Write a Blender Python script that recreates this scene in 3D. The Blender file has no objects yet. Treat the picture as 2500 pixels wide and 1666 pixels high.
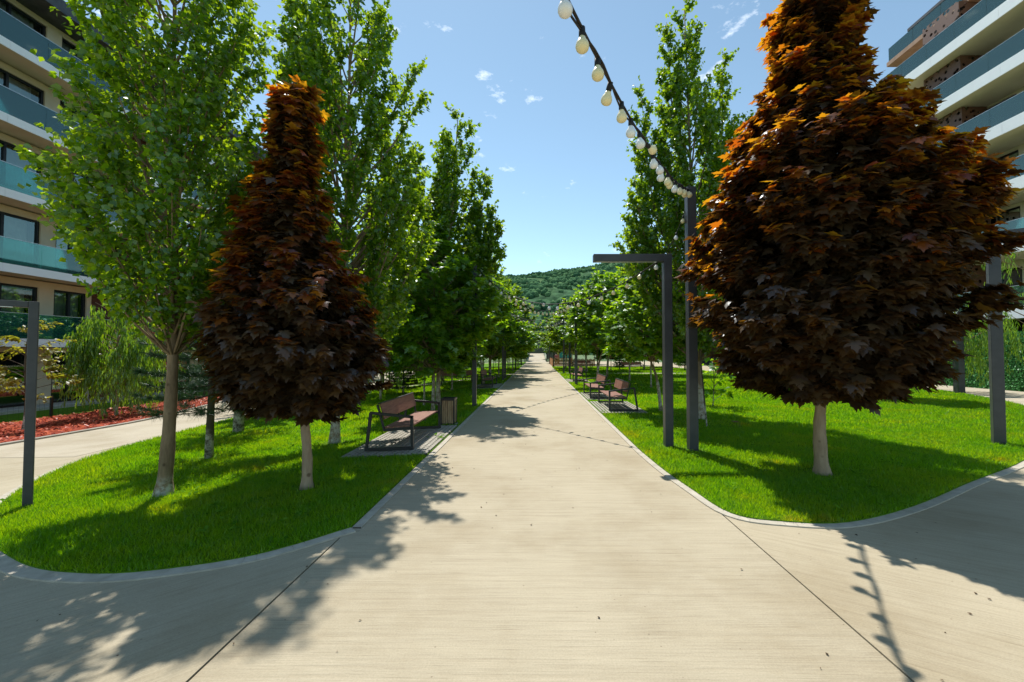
import bpy, bmesh, math, random
import numpy as np
from mathutils import Vector, Matrix
from mathutils.geometry import tessellate_polygon

R = math.radians
scn = bpy.context.scene
# ---------------------------------------------------------------- camera, sky, sun, exposure
cam = bpy.data.cameras.new("camera")
cam.sensor_width = 36.0
cam.lens = 14.535
cam.shift_x = -0.0240
cam.clip_start = 0.05
cam.clip_end = 6000
camo = bpy.data.objects.new("camera", cam)
scn.collection.objects.link(camo)
camo.location = (0, 0, 1.75)
camo.rotation_euler = (R(90 + 1.568), 0, 0)
scn.camera = camo

SUN_EL, SUN_AZ = R(60), R(-20)          # azimuth measured from +Y towards +X
w = bpy.data.worlds.new("World")
scn.world = w
w.use_nodes = True
nt = w.node_tree
nt.nodes.clear()
out = nt.nodes.new("ShaderNodeOutputWorld")
bg = nt.nodes.new("ShaderNodeBackground")
sky = nt.nodes.new("ShaderNodeTexSky")
sky.sky_type = 'NISHITA'
sky.sun_disc = False
sky.sun_elevation = SUN_EL
sky.sun_rotation = SUN_AZ
sky.altitude = 1500
sky.air_density = 1.0
sky.dust_density = 0.25
sky.ozone_density = 1.0
bg.inputs[1].default_value = 0.15
# a few thin cloud wisps
tc = nt.nodes.new("ShaderNodeTexCoord")
mp = nt.nodes.new("ShaderNodeMapping")
mp.inputs['Scale'].default_value = (3.0, 3.0, 6.5)
mp.inputs['Rotation'].default_value = (0.3, 0.5, 0.2)
n1 = nt.nodes.new("ShaderNodeTexNoise")
n1.inputs['Scale'].default_value = 3.2
n1.inputs['Detail'].default_value = 9
n1.inputs['Roughness'].default_value = 0.62
cr = nt.nodes.new("ShaderNodeValToRGB")
cr.color_ramp.elements[0].position = 0.615
cr.color_ramp.elements[1].position = 0.80
cr.color_ramp.elements[1].color = (0.8, 0.8, 0.8, 1)
mx = nt.nodes.new("ShaderNodeMixRGB")
mx.inputs[2].default_value = (7.5, 7.6, 7.7, 1)
nt.links.new(tc.outputs['Generated'], mp.inputs[0])
nt.links.new(mp.outputs[0], n1.inputs['Vector'])
nt.links.new(n1.outputs[0], cr.inputs[0])
nt.links.new(cr.outputs[0], mx.inputs[0])
tn = nt.nodes.new("ShaderNodeMixRGB")
tn.blend_type = 'MULTIPLY'
tn.inputs[0].default_value = 1.0
tn.inputs[2].default_value = (0.92, 1.02, 0.90, 1)
hs = nt.nodes.new("ShaderNodeHueSaturation")
hs.inputs['Saturation'].default_value = 0.92
hs.inputs['Value'].default_value = 0.80
nt.links.new(sky.outputs[0], hs.inputs['Color'])
nt.links.new(hs.outputs[0], tn.inputs[1])
nt.links.new(tn.outputs[0], mx.inputs[1])
nt.links.new(mx.outputs[0], bg.inputs[0])
nt.links.new(bg.outputs[0], out.inputs[0])

sl = bpy.data.lights.new("sun", 'SUN')
sl.energy = 3.35
sl.angle = R(0.53)
sl.color = (1.0, 0.955, 0.88)
so = bpy.data.objects.new("sun", sl)
scn.collection.objects.link(so)
sd = Vector((math.sin(SUN_AZ) * math.cos(SUN_EL), math.cos(SUN_AZ) * math.cos(SUN_EL), math.sin(SUN_EL)))
so.rotation_euler = sd.to_track_quat('Z', 'Y').to_euler()
so.location = (-10, 20, 40)
scn.view_settings.view_transform = 'Standard'
scn.view_settings.look = 'None'
scn.view_settings.exposure = 0.83
scn.view_settings.gamma = 1.0
scn.render.engine = 'CYCLES'
cy = scn.cycles
cy.max_bounces = 9
cy.diffuse_bounces = 4
cy.glossy_bounces = 3
cy.transmission_bounces = 6
cy.transparent_max_bounces = 10
cy.caustics_reflective = False
cy.caustics_refractive = False
cy.use_denoising = True

col = scn.collection


def gz(x):
    """height of the ground: level on the right, falling gently to the left of the promenade"""
    return 0.0 if x > -1.9 else max(0.04 * (x + 1.9), -0.80)


# ---------------------------------------------------------------- materials
def new_mat(name):
    m = bpy.data.materials.new(name)
    m.use_nodes = True
    t = m.node_tree
    t.nodes.clear()
    o = t.nodes.new("ShaderNodeOutputMaterial")
    return m, t, o


def N(t, kind, **kw):
    n = t.nodes.new("ShaderNode" + kind)
    for k, v in kw.items():
        if k in n.inputs:
            n.inputs[k].default_value = v
        else:
            setattr(n, k, v)
    return n


def ramp(t, stops):
    n = t.nodes.new("ShaderNodeValToRGB")
    e = n.color_ramp.elements
    while len(e) < len(stops):
        e.new(0.5)
    for i, (p, c) in enumerate(stops):
        e[i].position = p
        e[i].color = (c[0], c[1], c[2], 1)
    return n


def coords(t, scale=(1, 1, 1), rot=(0, 0, 0), space='Object'):
    c = N(t, 'TexCoord')
    src = c.outputs[space]
    if any(rot):
        mr = N(t, 'Mapping')
        mr.inputs['Rotation'].default_value = rot
        t.links.new(src, mr.inputs[0])
        src = mr.outputs[0]
    m = N(t, 'Mapping')
    m.inputs['Scale'].default_value = scale
    t.links.new(src, m.inputs[0])
    return m.outputs[0]


def noise_mat(name, c1, c2, scale=4, detail=6, rough=0.7, bump=0.2, bscale=None, stretch=(1, 1, 1), rot=(0, 0, 0),
              metallic=0.0, lo=0.35, hi=0.65, spec=0.3, bdist=0.01):
    m, t, o = new_mat(name)
    v = coords(t, stretch, rot)
    n = N(t, 'TexNoise', Scale=scale, Detail=detail, Roughness=0.6)
    t.links.new(v, n.inputs['Vector'])
    r = ramp(t, [(lo, c1), (hi, c2)])
    t.links.new(n.outputs[0], r.inputs[0])
    b = N(t, 'BsdfPrincipled', Roughness=rough, Metallic=metallic)
    b.inputs['Specular IOR Level'].default_value = spec
    t.links.new(r.outputs[0], b.inputs['Base Color'])
    if bump:
        n2 = N(t, 'TexNoise', Scale=bscale or scale * 3, Detail=5)
        t.links.new(v, n2.inputs['Vector'])
        bp = N(t, 'Bump', Strength=bump, Distance=bdist)
        t.links.new(n2.outputs[0], bp.inputs['Height'])
        t.links.new(bp.outputs[0], b.inputs['Normal'])
    t.links.new(b.outputs[0], o.inputs[0])
    return m


def leaf_mat(name, dark, light, trans_d, trans_l, gloss=0.10, grough=0.35, tmix=0.45):
    """leaf: diffuse + translucent + a little sheen, each leaf its own tone"""
    m, t, o = new_mat(name)
    g = N(t, 'NewGeometry')
    rd = ramp(t, [(0.0, dark), (1.0, light)])
    rt = ramp(t, [(0.0, trans_d), (1.0, trans_l)])
    t.links.new(g.outputs['Random Per Island'], rd.inputs[0])
    t.links.new(g.outputs['Random Per Island'], rt.inputs[0])
    d = N(t, 'BsdfDiffuse')
    tr = N(t, 'BsdfTranslucent')
    gl = N(t, 'BsdfGlossy', Roughness=grough)
    gl.inputs['Color'].default_value = (0.9, 0.95, 1.0, 1)
    t.links.new(rd.outputs[0], d.inputs[0])
    t.links.new(rt.outputs[0], tr.inputs[0])
    m1 = N(t, 'MixShader')
    m1.inputs[0].default_value = tmix
    t.links.new(d.outputs[0], m1.inputs[1])
    t.links.new(tr.outputs[0], m1.inputs[2])
    m2 = N(t, 'MixShader')
    m2.inputs[0].default_value = gloss
    t.links.new(m1.outputs[0], m2.inputs[1])
    t.links.new(gl.outputs[0], m2.inputs[2])
    t.links.new(m2.outputs[0], o.inputs[0])
    return m


def glass_mat(name, tint, gloss=0.12, dens=None):
    m, t, o = new_mat(name)
    tr = N(t, 'BsdfTransparent')
    tr.inputs[0].default_value = (*tint, 1)
    gl = N(t, 'BsdfGlossy', Roughness=0.02)
    gl.inputs['Color'].default_value = (0.75, 0.95, 0.92, 1)
    fr = N(t, 'Fresnel', IOR=1.5)
    ad = N(t, 'Math', operation='ADD')
    ad.inputs[1].default_value = gloss * 0.35
    mxs = N(t, 'MixShader')
    t.links.new(fr.outputs[0], ad.inputs[0])
    t.links.new(ad.outputs[0], mxs.inputs[0])
    last = tr.outputs[0]
    if dens:
        df = N(t, 'BsdfDiffuse')
        df.inputs[0].default_value = (*dens[0], 1)
        mm = N(t, 'MixShader')
        mm.inputs[0].default_value = dens[1]
        t.links.new(tr.outputs[0], mm.inputs[1])
        t.links.new(df.outputs[0], mm.inputs[2])
        last = mm.outputs[0]
    t.links.new(last, mxs.inputs[1])
    t.links.new(gl.outputs[0], mxs.inputs[2])
    t.links.new(mxs.outputs[0], o.inputs[0])
    return m


def concrete_mat(name, angle, base=(0.43, 0.37, 0.262), tone=1.0):
    """brushed concrete: fine broom lines, soft stains, pits"""
    m, t, o = new_mat(name)
    c = tuple(x * tone for x in base)
    v = coords(t)
    vb = coords(t, (0.9, 22.0, 1.0), (0, 0, angle))
    vf = coords(t, (2.2, 125.0, 1.0), (0, 0, angle))
    n1 = N(t, 'TexNoise', Scale=0.55, Detail=7, Roughness=0.62)
    nb = N(t, 'TexNoise', Scale=1.0, Detail=5, Roughness=0.6)
    nf = N(t, 'TexNoise', Scale=1.0, Detail=4, Roughness=0.7)
    ng = N(t, 'TexNoise', Scale=90, Detail=3, Roughness=0.7)
    npit = N(t, 'TexVoronoi', Scale=9)
    for a, b in ((v, n1), (vb, nb), (vf, nf), (v, ng), (v, npit)):
        t.links.new(a, b.inputs['Vector'])
    r1 = ramp(t, [(0.30, tuple(x * y for x, y in zip(c, (0.80, 0.76, 0.70)))), (0.50, c), (0.72, tuple(x * y for x, y in zip(c, (1.10, 1.11, 1.13))))])
    t.links.new(n1.outputs[0], r1.inputs[0])
    r2 = ramp(t, [(0.30, (0.88, 0.865, 0.85)), (0.5, (0.99, 0.99, 0.99)), (0.70, (1.05, 1.05, 1.05))])
    t.links.new(nb.outputs[0], r2.inputs[0])
    r3 = ramp(t, [(0.28, (0.62, 0.60, 0.57)), (0.44, (0.97, 0.97, 0.97)), (0.72, (1.10, 1.10, 1.10))])
    t.links.new(nf.outputs[0], r3.inputs[0])
    r4 = ramp(t, [(0.3, (0.86, 0.86, 0.86)), (0.7, (1.1, 1.1, 1.1))])
    t.links.new(ng.outputs[0], r4.inputs[0])
    r5 = ramp(t, [(0.030, (0.45, 0.42, 0.38)), (0.055, (1, 1, 1))])
    t.links.new(npit.outputs['Distance'], r5.inputs[0])
    cur = r1.outputs[0]
    for r_ in (r2, r3, r4, r5):
        mm = N(t, 'MixRGB', blend_type='MULTIPLY')
        mm.inputs[0].default_value = 0.85
        t.links.new(cur, mm.inputs[1])
        t.links.new(r_.outputs[0], mm.inputs[2])
        cur = mm.outputs[0]
    b = N(t, 'BsdfPrincipled', Roughness=0.82)
    b.inputs['Specular IOR Level'].default_value = 0.25
    t.links.new(cur, b.inputs['Base Color'])
    ad = N(t, 'Math', operation='ADD')
    t.links.new(nf.outputs[0], ad.inputs[0])
    t.links.new(nb.outputs[0], ad.inputs[1])
    bp = N(t, 'Bump', Strength=0.5, Distance=0.008)
    t.links.new(ad.outputs[0], bp.inputs['Height'])
    t.links.new(bp.outputs[0], b.inputs['Normal'])
    t.links.new(b.outputs[0], o.inputs[0])
    return m


def bark_mat(name, c1, c2, white_to=None):
    m, t, o = new_mat(name)
    v = coords(t, (1, 1, 0.22))
    n = N(t, 'TexNoise', Scale=14, Detail=7, Roughness=0.65)
    t.links.new(v, n.inputs['Vector'])
    r = ramp(t, [(0.3, c1), (0.5, tuple((a + b) / 2 for a, b in zip(c1, c2))), (0.7, c2)])
    t.links.new(n.outputs[0], r.inputs[0])
    cur = r.outputs[0]
    v2 = coords(t)
    nk = N(t, 'TexVoronoi', Scale=5.5)
    t.links.new(v2, nk.inputs['Vector'])
    rk = ramp(t, [(0.09, (0.30, 0.26, 0.22)), (0.19, (1, 1, 1))])
    t.links.new(nk.outputs['Distance'], rk.inputs[0])
    mk = N(t, 'MixRGB', blend_type='MULTIPLY')
    mk.inputs[0].default_value = 0.8
    t.links.new(cur, mk.inputs[1])
    t.links.new(rk.outputs[0], mk.inputs[2])
    cur = mk.outputs[0]
    if white_to:
        c = N(t, 'TexCoord')
        sp = N(t, 'SeparateXYZ')
        t.links.new(c.outputs['Object'], sp.inputs[0])
        n3 = N(t, 'TexNoise', Scale=9, Detail=6, Roughness=0.7)
        t.links.new(v2, n3.inputs['Vector'])
        # worn limewash: patchy, stops at a rough line
        mr = N(t, 'MapRange')
        mr.inputs['From Min'].default_value = white_to + 0.06
        mr.inputs['From Max'].default_value = white_to - 0.10
        t.links.new(sp.outputs[2], mr.inputs[0])
        pr = ramp(t, [(0.42, (0, 0, 0)), (0.56, (1, 1, 1))])
        t.links.new(n3.outputs[0], pr.inputs[0])
        mu = N(t, 'Math', operation='MULTIPLY')
        t.links.new(mr.outputs[0], mu.inputs[0])
        t.links.new(pr.outputs[0], mu.inputs[1])
        mw = N(t, 'MixRGB')
        mw.inputs[2].default_value = (0.50, 0.46, 0.39, 1)
        t.links.new(mu.outputs[0], mw.inputs[0])
        t.links.new(cur, mw.inputs[1])
        cur = mw.outputs[0]
    b = N(t, 'BsdfPrincipled', Roughness=0.85)
    b.inputs['Specular IOR Level'].default_value = 0.2
    t.links.new(cur, b.inputs['Base Color'])
    bp = N(t, 'Bump', Strength=0.6, Distance=0.012)
    t.links.new(n.outputs[0], bp.inputs['Height'])
    t.links.new(bp.outputs[0], b.inputs['Normal'])
    t.links.new(b.outputs[0], o.inputs[0])
    return m


def lawn_mat(name):
    m, t, o = new_mat(name)
    v = coords(t)
    n1 = N(t, 'TexNoise', Scale=0.9, Detail=6, Roughness=0.65)
    n2 = N(t, 'TexNoise', Scale=38, Detail=5, Roughness=0.7)
    for n in (n1, n2):
        t.links.new(v, n.inputs['Vector'])
    r1 = ramp(t, [(0.27, (0.16, 0.13, 0.045)), (0.36, (0.12, 0.22, 0.010)), (0.6, (0.11, 0.25, 0.008)), (0.8, (0.15, 0.29, 0.012))])
    t.links.new(n1.outputs[0], r1.inputs[0])
    r2 = ramp(t, [(0.3, (0.45, 0.5, 0.45)), (0.7, (1.25, 1.25, 1.2))])
    t.links.new(n2.outputs[0], r2.inputs[0])
    mm = N(t, 'MixRGB', blend_type='MULTIPLY')
    mm.inputs[0].default_value = 1
    t.links.new(r1.outputs[0], mm.inputs[1])
    t.links.new(r2.outputs[0], mm.inputs[2])
    b = N(t, 'BsdfPrincipled', Roughness=0.9)
    b.inputs['Specular IOR Level'].default_value = 0.1
    t.links.new(mm.outputs[0], b.inputs['Base Color'])
    bp = N(t, 'Bump', Strength=0.8, Distance=0.03)
    t.links.new(n2.outputs[0], bp.inputs['Height'])
    t.links.new(bp.outputs[0], b.inputs['Normal'])
    t.links.new(b.outputs[0], o.inputs[0])
    return m


def screen_mat(name):
    """brown perforated metal sheet: real holes through alpha-free dark cells"""
    m, t, o = new_mat(name)
    v = coords(t, (1, 1, 1))
    vo = N(t, 'TexVoronoi', Scale=3.6, Randomness=0.85)
    t.links.new(v, vo.inputs['Vector'])
    r = ramp(t, [(0.30, (0, 0, 0)), (0.36, (1, 1, 1))])
    t.links.new(vo.outputs['Distance'], r.inputs[0])
    b = N(t, 'BsdfPrincipled', Roughness=0.55)
    b.inputs['Base Color'].default_value = (0.155, 0.072, 0.045, 1)
    tr = N(t, 'BsdfTransparent')
    ms = N(t, 'MixShader')
    t.links.new(r.outputs[0], ms.inputs[0])
    t.links.new(tr.outputs[0], ms.inputs[1])
    t.links.new(b.outputs[0], ms.inputs[2])
    t.links.new(ms.outputs[0], o.inputs[0])
    return m


def hill_mat(name):
    m, t, o = new_mat(name)
    v = coords(t, (1, 0.4, 1))
    n1 = N(t, 'TexNoise', Scale=0.014, Detail=8, Roughness=0.65)
    vo = N(t, 'TexVoronoi', Scale=0.11)
    n2 = N(t, 'TexNoise', Scale=0.09, Detail=6, Roughness=0.7)
    for n in (n1, vo, n2):
        t.links.new(v, n.inputs['Vector'])
    r1 = ramp(t, [(0.36, (0.035, 0.085, 0.045)), (0.50, (0.055, 0.125, 0.055)), (0.62, (0.080, 0.145, 0.060)), (0.72, (0.13, 0.175, 0.080))])
    t.links.new(n1.outputs[0], r1.inputs[0])
    r2 = ramp(t, [(0.3, (0.45, 0.5, 0.5)), (0.65, (1.3, 1.3, 1.2))])
    t.links.new(n2.outputs[0], r2.inputs[0])
    mm = N(t, 'MixRGB', blend_type='MULTIPLY')
    mm.inputs[0].default_value = 1
    t.links.new(r1.outputs[0], mm.inputs[1])
    t.links.new(r2.outputs[0], mm.inputs[2])
    b = N(t, 'BsdfPrincipled', Roughness=0.95)
    b.inputs['Specular IOR Level'].default_value = 0.05
    t.links.new(mm.outputs[0], b.inputs['Base Color'])
    bp = N(t, 'Bump', Strength=1.0, Distance=6.0)
    t.links.new(vo.outputs['Distance'], bp.inputs['Height'])
    bp.invert = True
    t.links.new(bp.outputs[0], b.inputs['Normal'])
    t.links.new(b.outputs[0], o.inputs[0])
    return m


M = {}
M['path'] = concrete_mat('promenade concrete', 0.0)
M['plaza_l'] = concrete_mat('left concrete', R(-38), (0.415, 0.36, 0.256))
M['plaza_r'] = concrete_mat('right concrete', R(31), (0.43, 0.367, 0.255))
M['lane'] = concrete_mat('lane concrete', R(-15), (0.45, 0.395, 0.30))
M['kerb'] = noise_mat('kerb concrete', (0.40, 0.36, 0.29), (0.52, 0.475, 0.39), 8, rough=0.85, bump=0.2, bdist=0.004)
M['dirt'] = noise_mat('soil', (0.05, 0.04, 0.03), (0.11, 0.085, 0.06), 3)
M['lawn'] = lawn_mat('lawn turf')
M['far_ground'] = noise_mat('far field', (0.05, 0.10, 0.02), (0.10, 0.15, 0.04), 0.2)
M['hill'] = hill_mat('wooded hill')
M['blade'] = leaf_mat('grass blade', (0.070, 0.185, 0.003), (0.20, 0.38, 0.006), (0.26, 0.58, 0.002), (0.56, 0.86, 0.005), gloss=0.025, tmix=0.52)
_t = M['blade'].node_tree
_n = N(_t, 'TexNoise', Scale=0.85, Detail=7, Roughness=0.7)
_t.links.new(coords(_t), _n.inputs['Vector'])
_r = ramp(_t, [(0.31, (1.8, 0.85, 2.2)), (0.40, (1.15, 0.95, 1.1)), (0.58, (0.70, 0.84, 0.8)), (0.75, (1.05, 1.0, 1.0))])
_t.links.new(_n.outputs[0], _r.inputs[0])
for _b in ('ShaderNodeBsdfDiffuse', 'ShaderNodeBsdfTranslucent'):
    _s = [q for q in _t.nodes if q.bl_idname == _b][0]
    _src = _s.inputs[0].links[0].from_socket
    _m = N(_t, 'MixRGB', blend_type='MULTIPLY')
    _m.inputs[0].default_value = 1.0
    _t.links.new(_src, _m.inputs[1])
    _t.links.new(_r.outputs[0], _m.inputs[2])
    _t.links.new(_m.outputs[0], _s.inputs[0])
M['mulch'] = noise_mat('red bark mulch', (0.16, 0.020, 0.010), (0.44, 0.075, 0.036), 26, detail=8, rough=0.9, bump=0.9, bscale=40, bdist=0.03)
M['chip'] = leaf_mat('red bark chip', (0.22, 0.025, 0.014), (0.58, 0.13, 0.06), (0.1, 0.02, 0.01), (0.2, 0.03, 0.02), gloss=0.02, tmix=0.05)
M['paver'] = noise_mat('grey paver', (0.27, 0.25, 0.21), (0.40, 0.37, 0.31), 9, rough=0.9, bump=0.25, bdist=0.004)
M['poplar_leaf'] = leaf_mat('poplar leaf', (0.030, 0.095, 0.006), (0.085, 0.185, 0.010), (0.26, 0.50, 0.004), (0.66, 0.86, 0.012), gloss=0.05, grough=0.32)
M['maple_leaf'] = leaf_mat('green maple leaf', (0.036, 0.115, 0.010), (0.095, 0.215, 0.016), (0.24, 0.52, 0.005), (0.60, 0.84, 0.012), gloss=0.055, grough=0.36, tmix=0.52)
M['lime_leaf'] = leaf_mat('bright maple leaf', (0.05, 0.13, 0.010), (0.12, 0.22, 0.015), (0.32, 0.58, 0.004), (0.70, 0.88, 0.012), gloss=0.05, tmix=0.52, grough=0.4)
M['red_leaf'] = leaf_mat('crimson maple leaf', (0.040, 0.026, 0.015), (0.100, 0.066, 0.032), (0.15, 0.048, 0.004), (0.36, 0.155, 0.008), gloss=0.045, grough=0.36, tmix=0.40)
M['young_backlit_leaf'] = leaf_mat('young backlit crimson leaf', (0.07, 0.018, 0.008), (0.16, 0.055, 0.012), (0.72, 0.14, 0.006), (0.95, 0.48, 0.012), gloss=0.05, grough=0.36, tmix=0.5)  # redder young shoots, with the backlit orange glow also put into the colour
M['willow_leaf'] = leaf_mat('willow leaf', (0.06, 0.14, 0.012), (0.13, 0.24, 0.022), (0.22, 0.48, 0.006), (0.52, 0.76, 0.02), gloss=0.05, grough=0.4)
M['gold_leaf'] = leaf_mat('yellow green leaf', (0.11, 0.12, 0.016), (0.24, 0.21, 0.03), (0.36, 0.38, 0.02), (0.62, 0.56, 0.04), gloss=0.035, grough=0.4)
M['plum_leaf'] = leaf_mat('plum leaf', (0.05, 0.010, 0.018), (0.13, 0.022, 0.035), (0.24, 0.02, 0.03), (0.46, 0.05, 0.06), gloss=0.09, grough=0.4)
M['needle'] = leaf_mat('pine needle', (0.012, 0.040, 0.012), (0.035, 0.085, 0.024), (0.02, 0.07, 0.012), (0.06, 0.15, 0.02), gloss=0.05, tmix=0.25)
M['spruce_needle'] = leaf_mat('spruce needle', (0.016, 0.048, 0.012), (0.05, 0.11, 0.022), (0.04, 0.10, 0.01), (0.10, 0.20, 0.02), gloss=0.05, tmix=0.28)
M['ivy'] = leaf_mat('hedge screen leaf', (0.05, 0.19, 0.05), (0.12, 0.36, 0.11), (0.05, 0.24, 0.04), (0.12, 0.40, 0.08), gloss=0.015, tmix=0.3)
M['bark'] = bark_mat('young bark', (0.14, 0.095, 0.055), (0.32, 0.225, 0.135), 0.22)
M['bark_pale'] = bark_mat('pale smooth bark', (0.28, 0.195, 0.125), (0.46, 0.34, 0.23))
M['bark_lime'] = bark_mat('limewashed bark', (0.16, 0.115, 0.075), (0.32, 0.24, 0.16), 0.95)
M['twig_dark'] = bark_mat('dark twig bark', (0.02, 0.014, 0.01), (0.05, 0.034, 0.024))
M['bark_dark'] = bark_mat('dark bark', (0.05, 0.038, 0.026), (0.13, 0.10, 0.07), 0.5)
M['frame'] = noise_mat('black steel', (0.012, 0.012, 0.014), (0.024, 0.024, 0.027), 40, rough=0.42, bump=0.04, spec=0.5)
M['post'] = noise_mat('anthracite paint', (0.042, 0.043, 0.050), (0.060, 0.061, 0.068), 5, rough=0.45, bump=0.03, spec=0.5)
M['slat'] = noise_mat('brown composite board', (0.20, 0.092, 0.066), (0.31, 0.155, 0.112), 7, detail=8, rough=0.6, bump=0.15, bscale=30, stretch=(6, 0.6, 6), bdist=0.003)
M['bin_wood'] = noise_mat('weathered slat wood', (0.21, 0.135, 0.075), (0.42, 0.30, 0.18), 7, detail=8, rough=0.75, bump=0.3, bscale=20, stretch=(5, 5, 0.5), bdist=0.003)
M['fence_wood'] = noise_mat('picket wood', (0.42, 0.20, 0.09), (0.58, 0.31, 0.15), 6, rough=0.7, stretch=(4, 4, 0.5))
M['render_white'] = noise_mat('white fascia panel', (0.86, 0.86, 0.87), (0.90, 0.90, 0.91), 1.2, rough=0.55, bump=0.02, spec=0.4)
M['render_beige'] = noise_mat('beige plaster', (0.60, 0.48, 0.34), (0.68, 0.55, 0.40), 1.5, rough=0.9, bump=0.1, bdist=0.004)
M['soffit'] = noise_mat('cream soffit', (0.66, 0.60, 0.46), (0.72, 0.66, 0.52), 1.0, rough=0.9, bump=0.04)
M['cladding'] = noise_mat('brown cladding', (0.085, 0.028, 0.018), (0.15, 0.055, 0.036), 3, rough=0.6, stretch=(1, 1, 5))
M['terracotta'] = noise_mat('brown tile facade', (0.36, 0.21, 0.14), (0.46, 0.28, 0.19), 3, rough=0.75, stretch=(1, 1, 0.3))
M['roof_dark'] = noise_mat('dark metal roof', (0.05, 0.055, 0.065), (0.085, 0.09, 0.10), 3, rough=0.5)
M['black_frame'] = noise_mat('black window frame', (0.008, 0.008, 0.009), (0.016, 0.016, 0.017), 20, rough=0.4, bump=0)
M['interior'] = noise_mat('dim interior', (0.02, 0.02, 0.022), (0.05, 0.05, 0.055), 1.0, rough=0.9, bump=0)
M['curtain'] = noise_mat('pale curtain', (0.42, 0.40, 0.36), (0.56, 0.54, 0.49), 2, rough=0.95, bump=0)
M['pane'] = glass_mat('window pane', (0.62, 0.70, 0.70), 0.35)
M['rail_glass'] = glass_mat('teal railing glass', (0.42, 0.74, 0.68), 0.15, ((0.05, 0.28, 0.26), 0.16))
M['rail_glass_r'] = glass_mat('grey green railing glass', (0.58, 0.76, 0.71), 0.15, ((0.14, 0.27, 0.25), 0.20))
M['clear_glass'] = glass_mat('bridge glass', (0.62, 0.86, 0.84), 0.25, ((0.25, 0.5, 0.5), 0.25))
M['alu'] = noise_mat('pale aluminium', (0.52, 0.54, 0.55), (0.60, 0.62, 0.63), 8, rough=0.35, metallic=0.6, bump=0)
M['screen'] = screen_mat('brown perforated screen')
M['void'] = noise_mat('dark garage', (0.008, 0.008, 0.009), (0.015, 0.015, 0.016), 2, rough=0.9, bump=0)
M['bulb_warm'] = noise_mat('yellowed bulb', (0.80, 0.69, 0.40), (0.84, 0.74, 0.45), 2, rough=0.3, bump=0, spec=0.5)
M['bulb_white'] = noise_mat('white bulb', (0.80, 0.80, 0.80), (0.84, 0.84, 0.84), 2, rough=0.25, bump=0, spec=0.5)
M['socket'] = noise_mat('black rubber', (0.010, 0.010, 0.011), (0.02, 0.02, 0.022), 20, rough=0.6, bump=0)
M['cable'] = noise_mat('cable sheath', (0.022, 0.018, 0.016), (0.05, 0.040, 0.034), 25, rough=0.6, bump=0)
M['stone'] = noise_mat('tan stone block', (0.44, 0.29, 0.20), (0.54, 0.38, 0.27), 8, rough=0.9)
M['teal'] = noise_mat('teal play panel', (0.03, 0.30, 0.30), (0.05, 0.38, 0.38), 3, rough=0.5, bump=0)
M['red_paint'] = noise_mat('red car paint', (0.42, 0.02, 0.02), (0.5, 0.03, 0.03), 3, rough=0.25, bump=0, spec=0.6)
M['black_paint'] = noise_mat('black car paint', (0.012, 0.012, 0.014), (0.02, 0.02, 0.022), 3, rough=0.2, bump=0, spec=0.6)
M['rubber'] = noise_mat('tyre rubber', (0.015, 0.015, 0.015), (0.03, 0.03, 0.03), 20, rough=0.9, bump=0)
M['skin'] = noise_mat('skin', (0.52, 0.33, 0.24), (0.58, 0.38, 0.28), 10, rough=0.6, bump=0)
M['pink'] = noise_mat('pink cloth', (0.50, 0.12, 0.20), (0.58, 0.18, 0.26), 12, rough=0.9, bump=0)
M['navy'] = noise_mat('dark trousers', (0.02, 0.02, 0.035), (0.035, 0.035, 0.05), 12, rough=0.9, bump=0)
M['hair'] = noise_mat('dark hair', (0.015, 0.010, 0.008), (0.03, 0.02, 0.015), 30, rough=0.6, bump=0)
M['stone_wall'] = noise_mat('far concrete', (0.20, 0.19, 0.17), (0.30, 0.28, 0.25), 0.8, rough=0.9)


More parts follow.
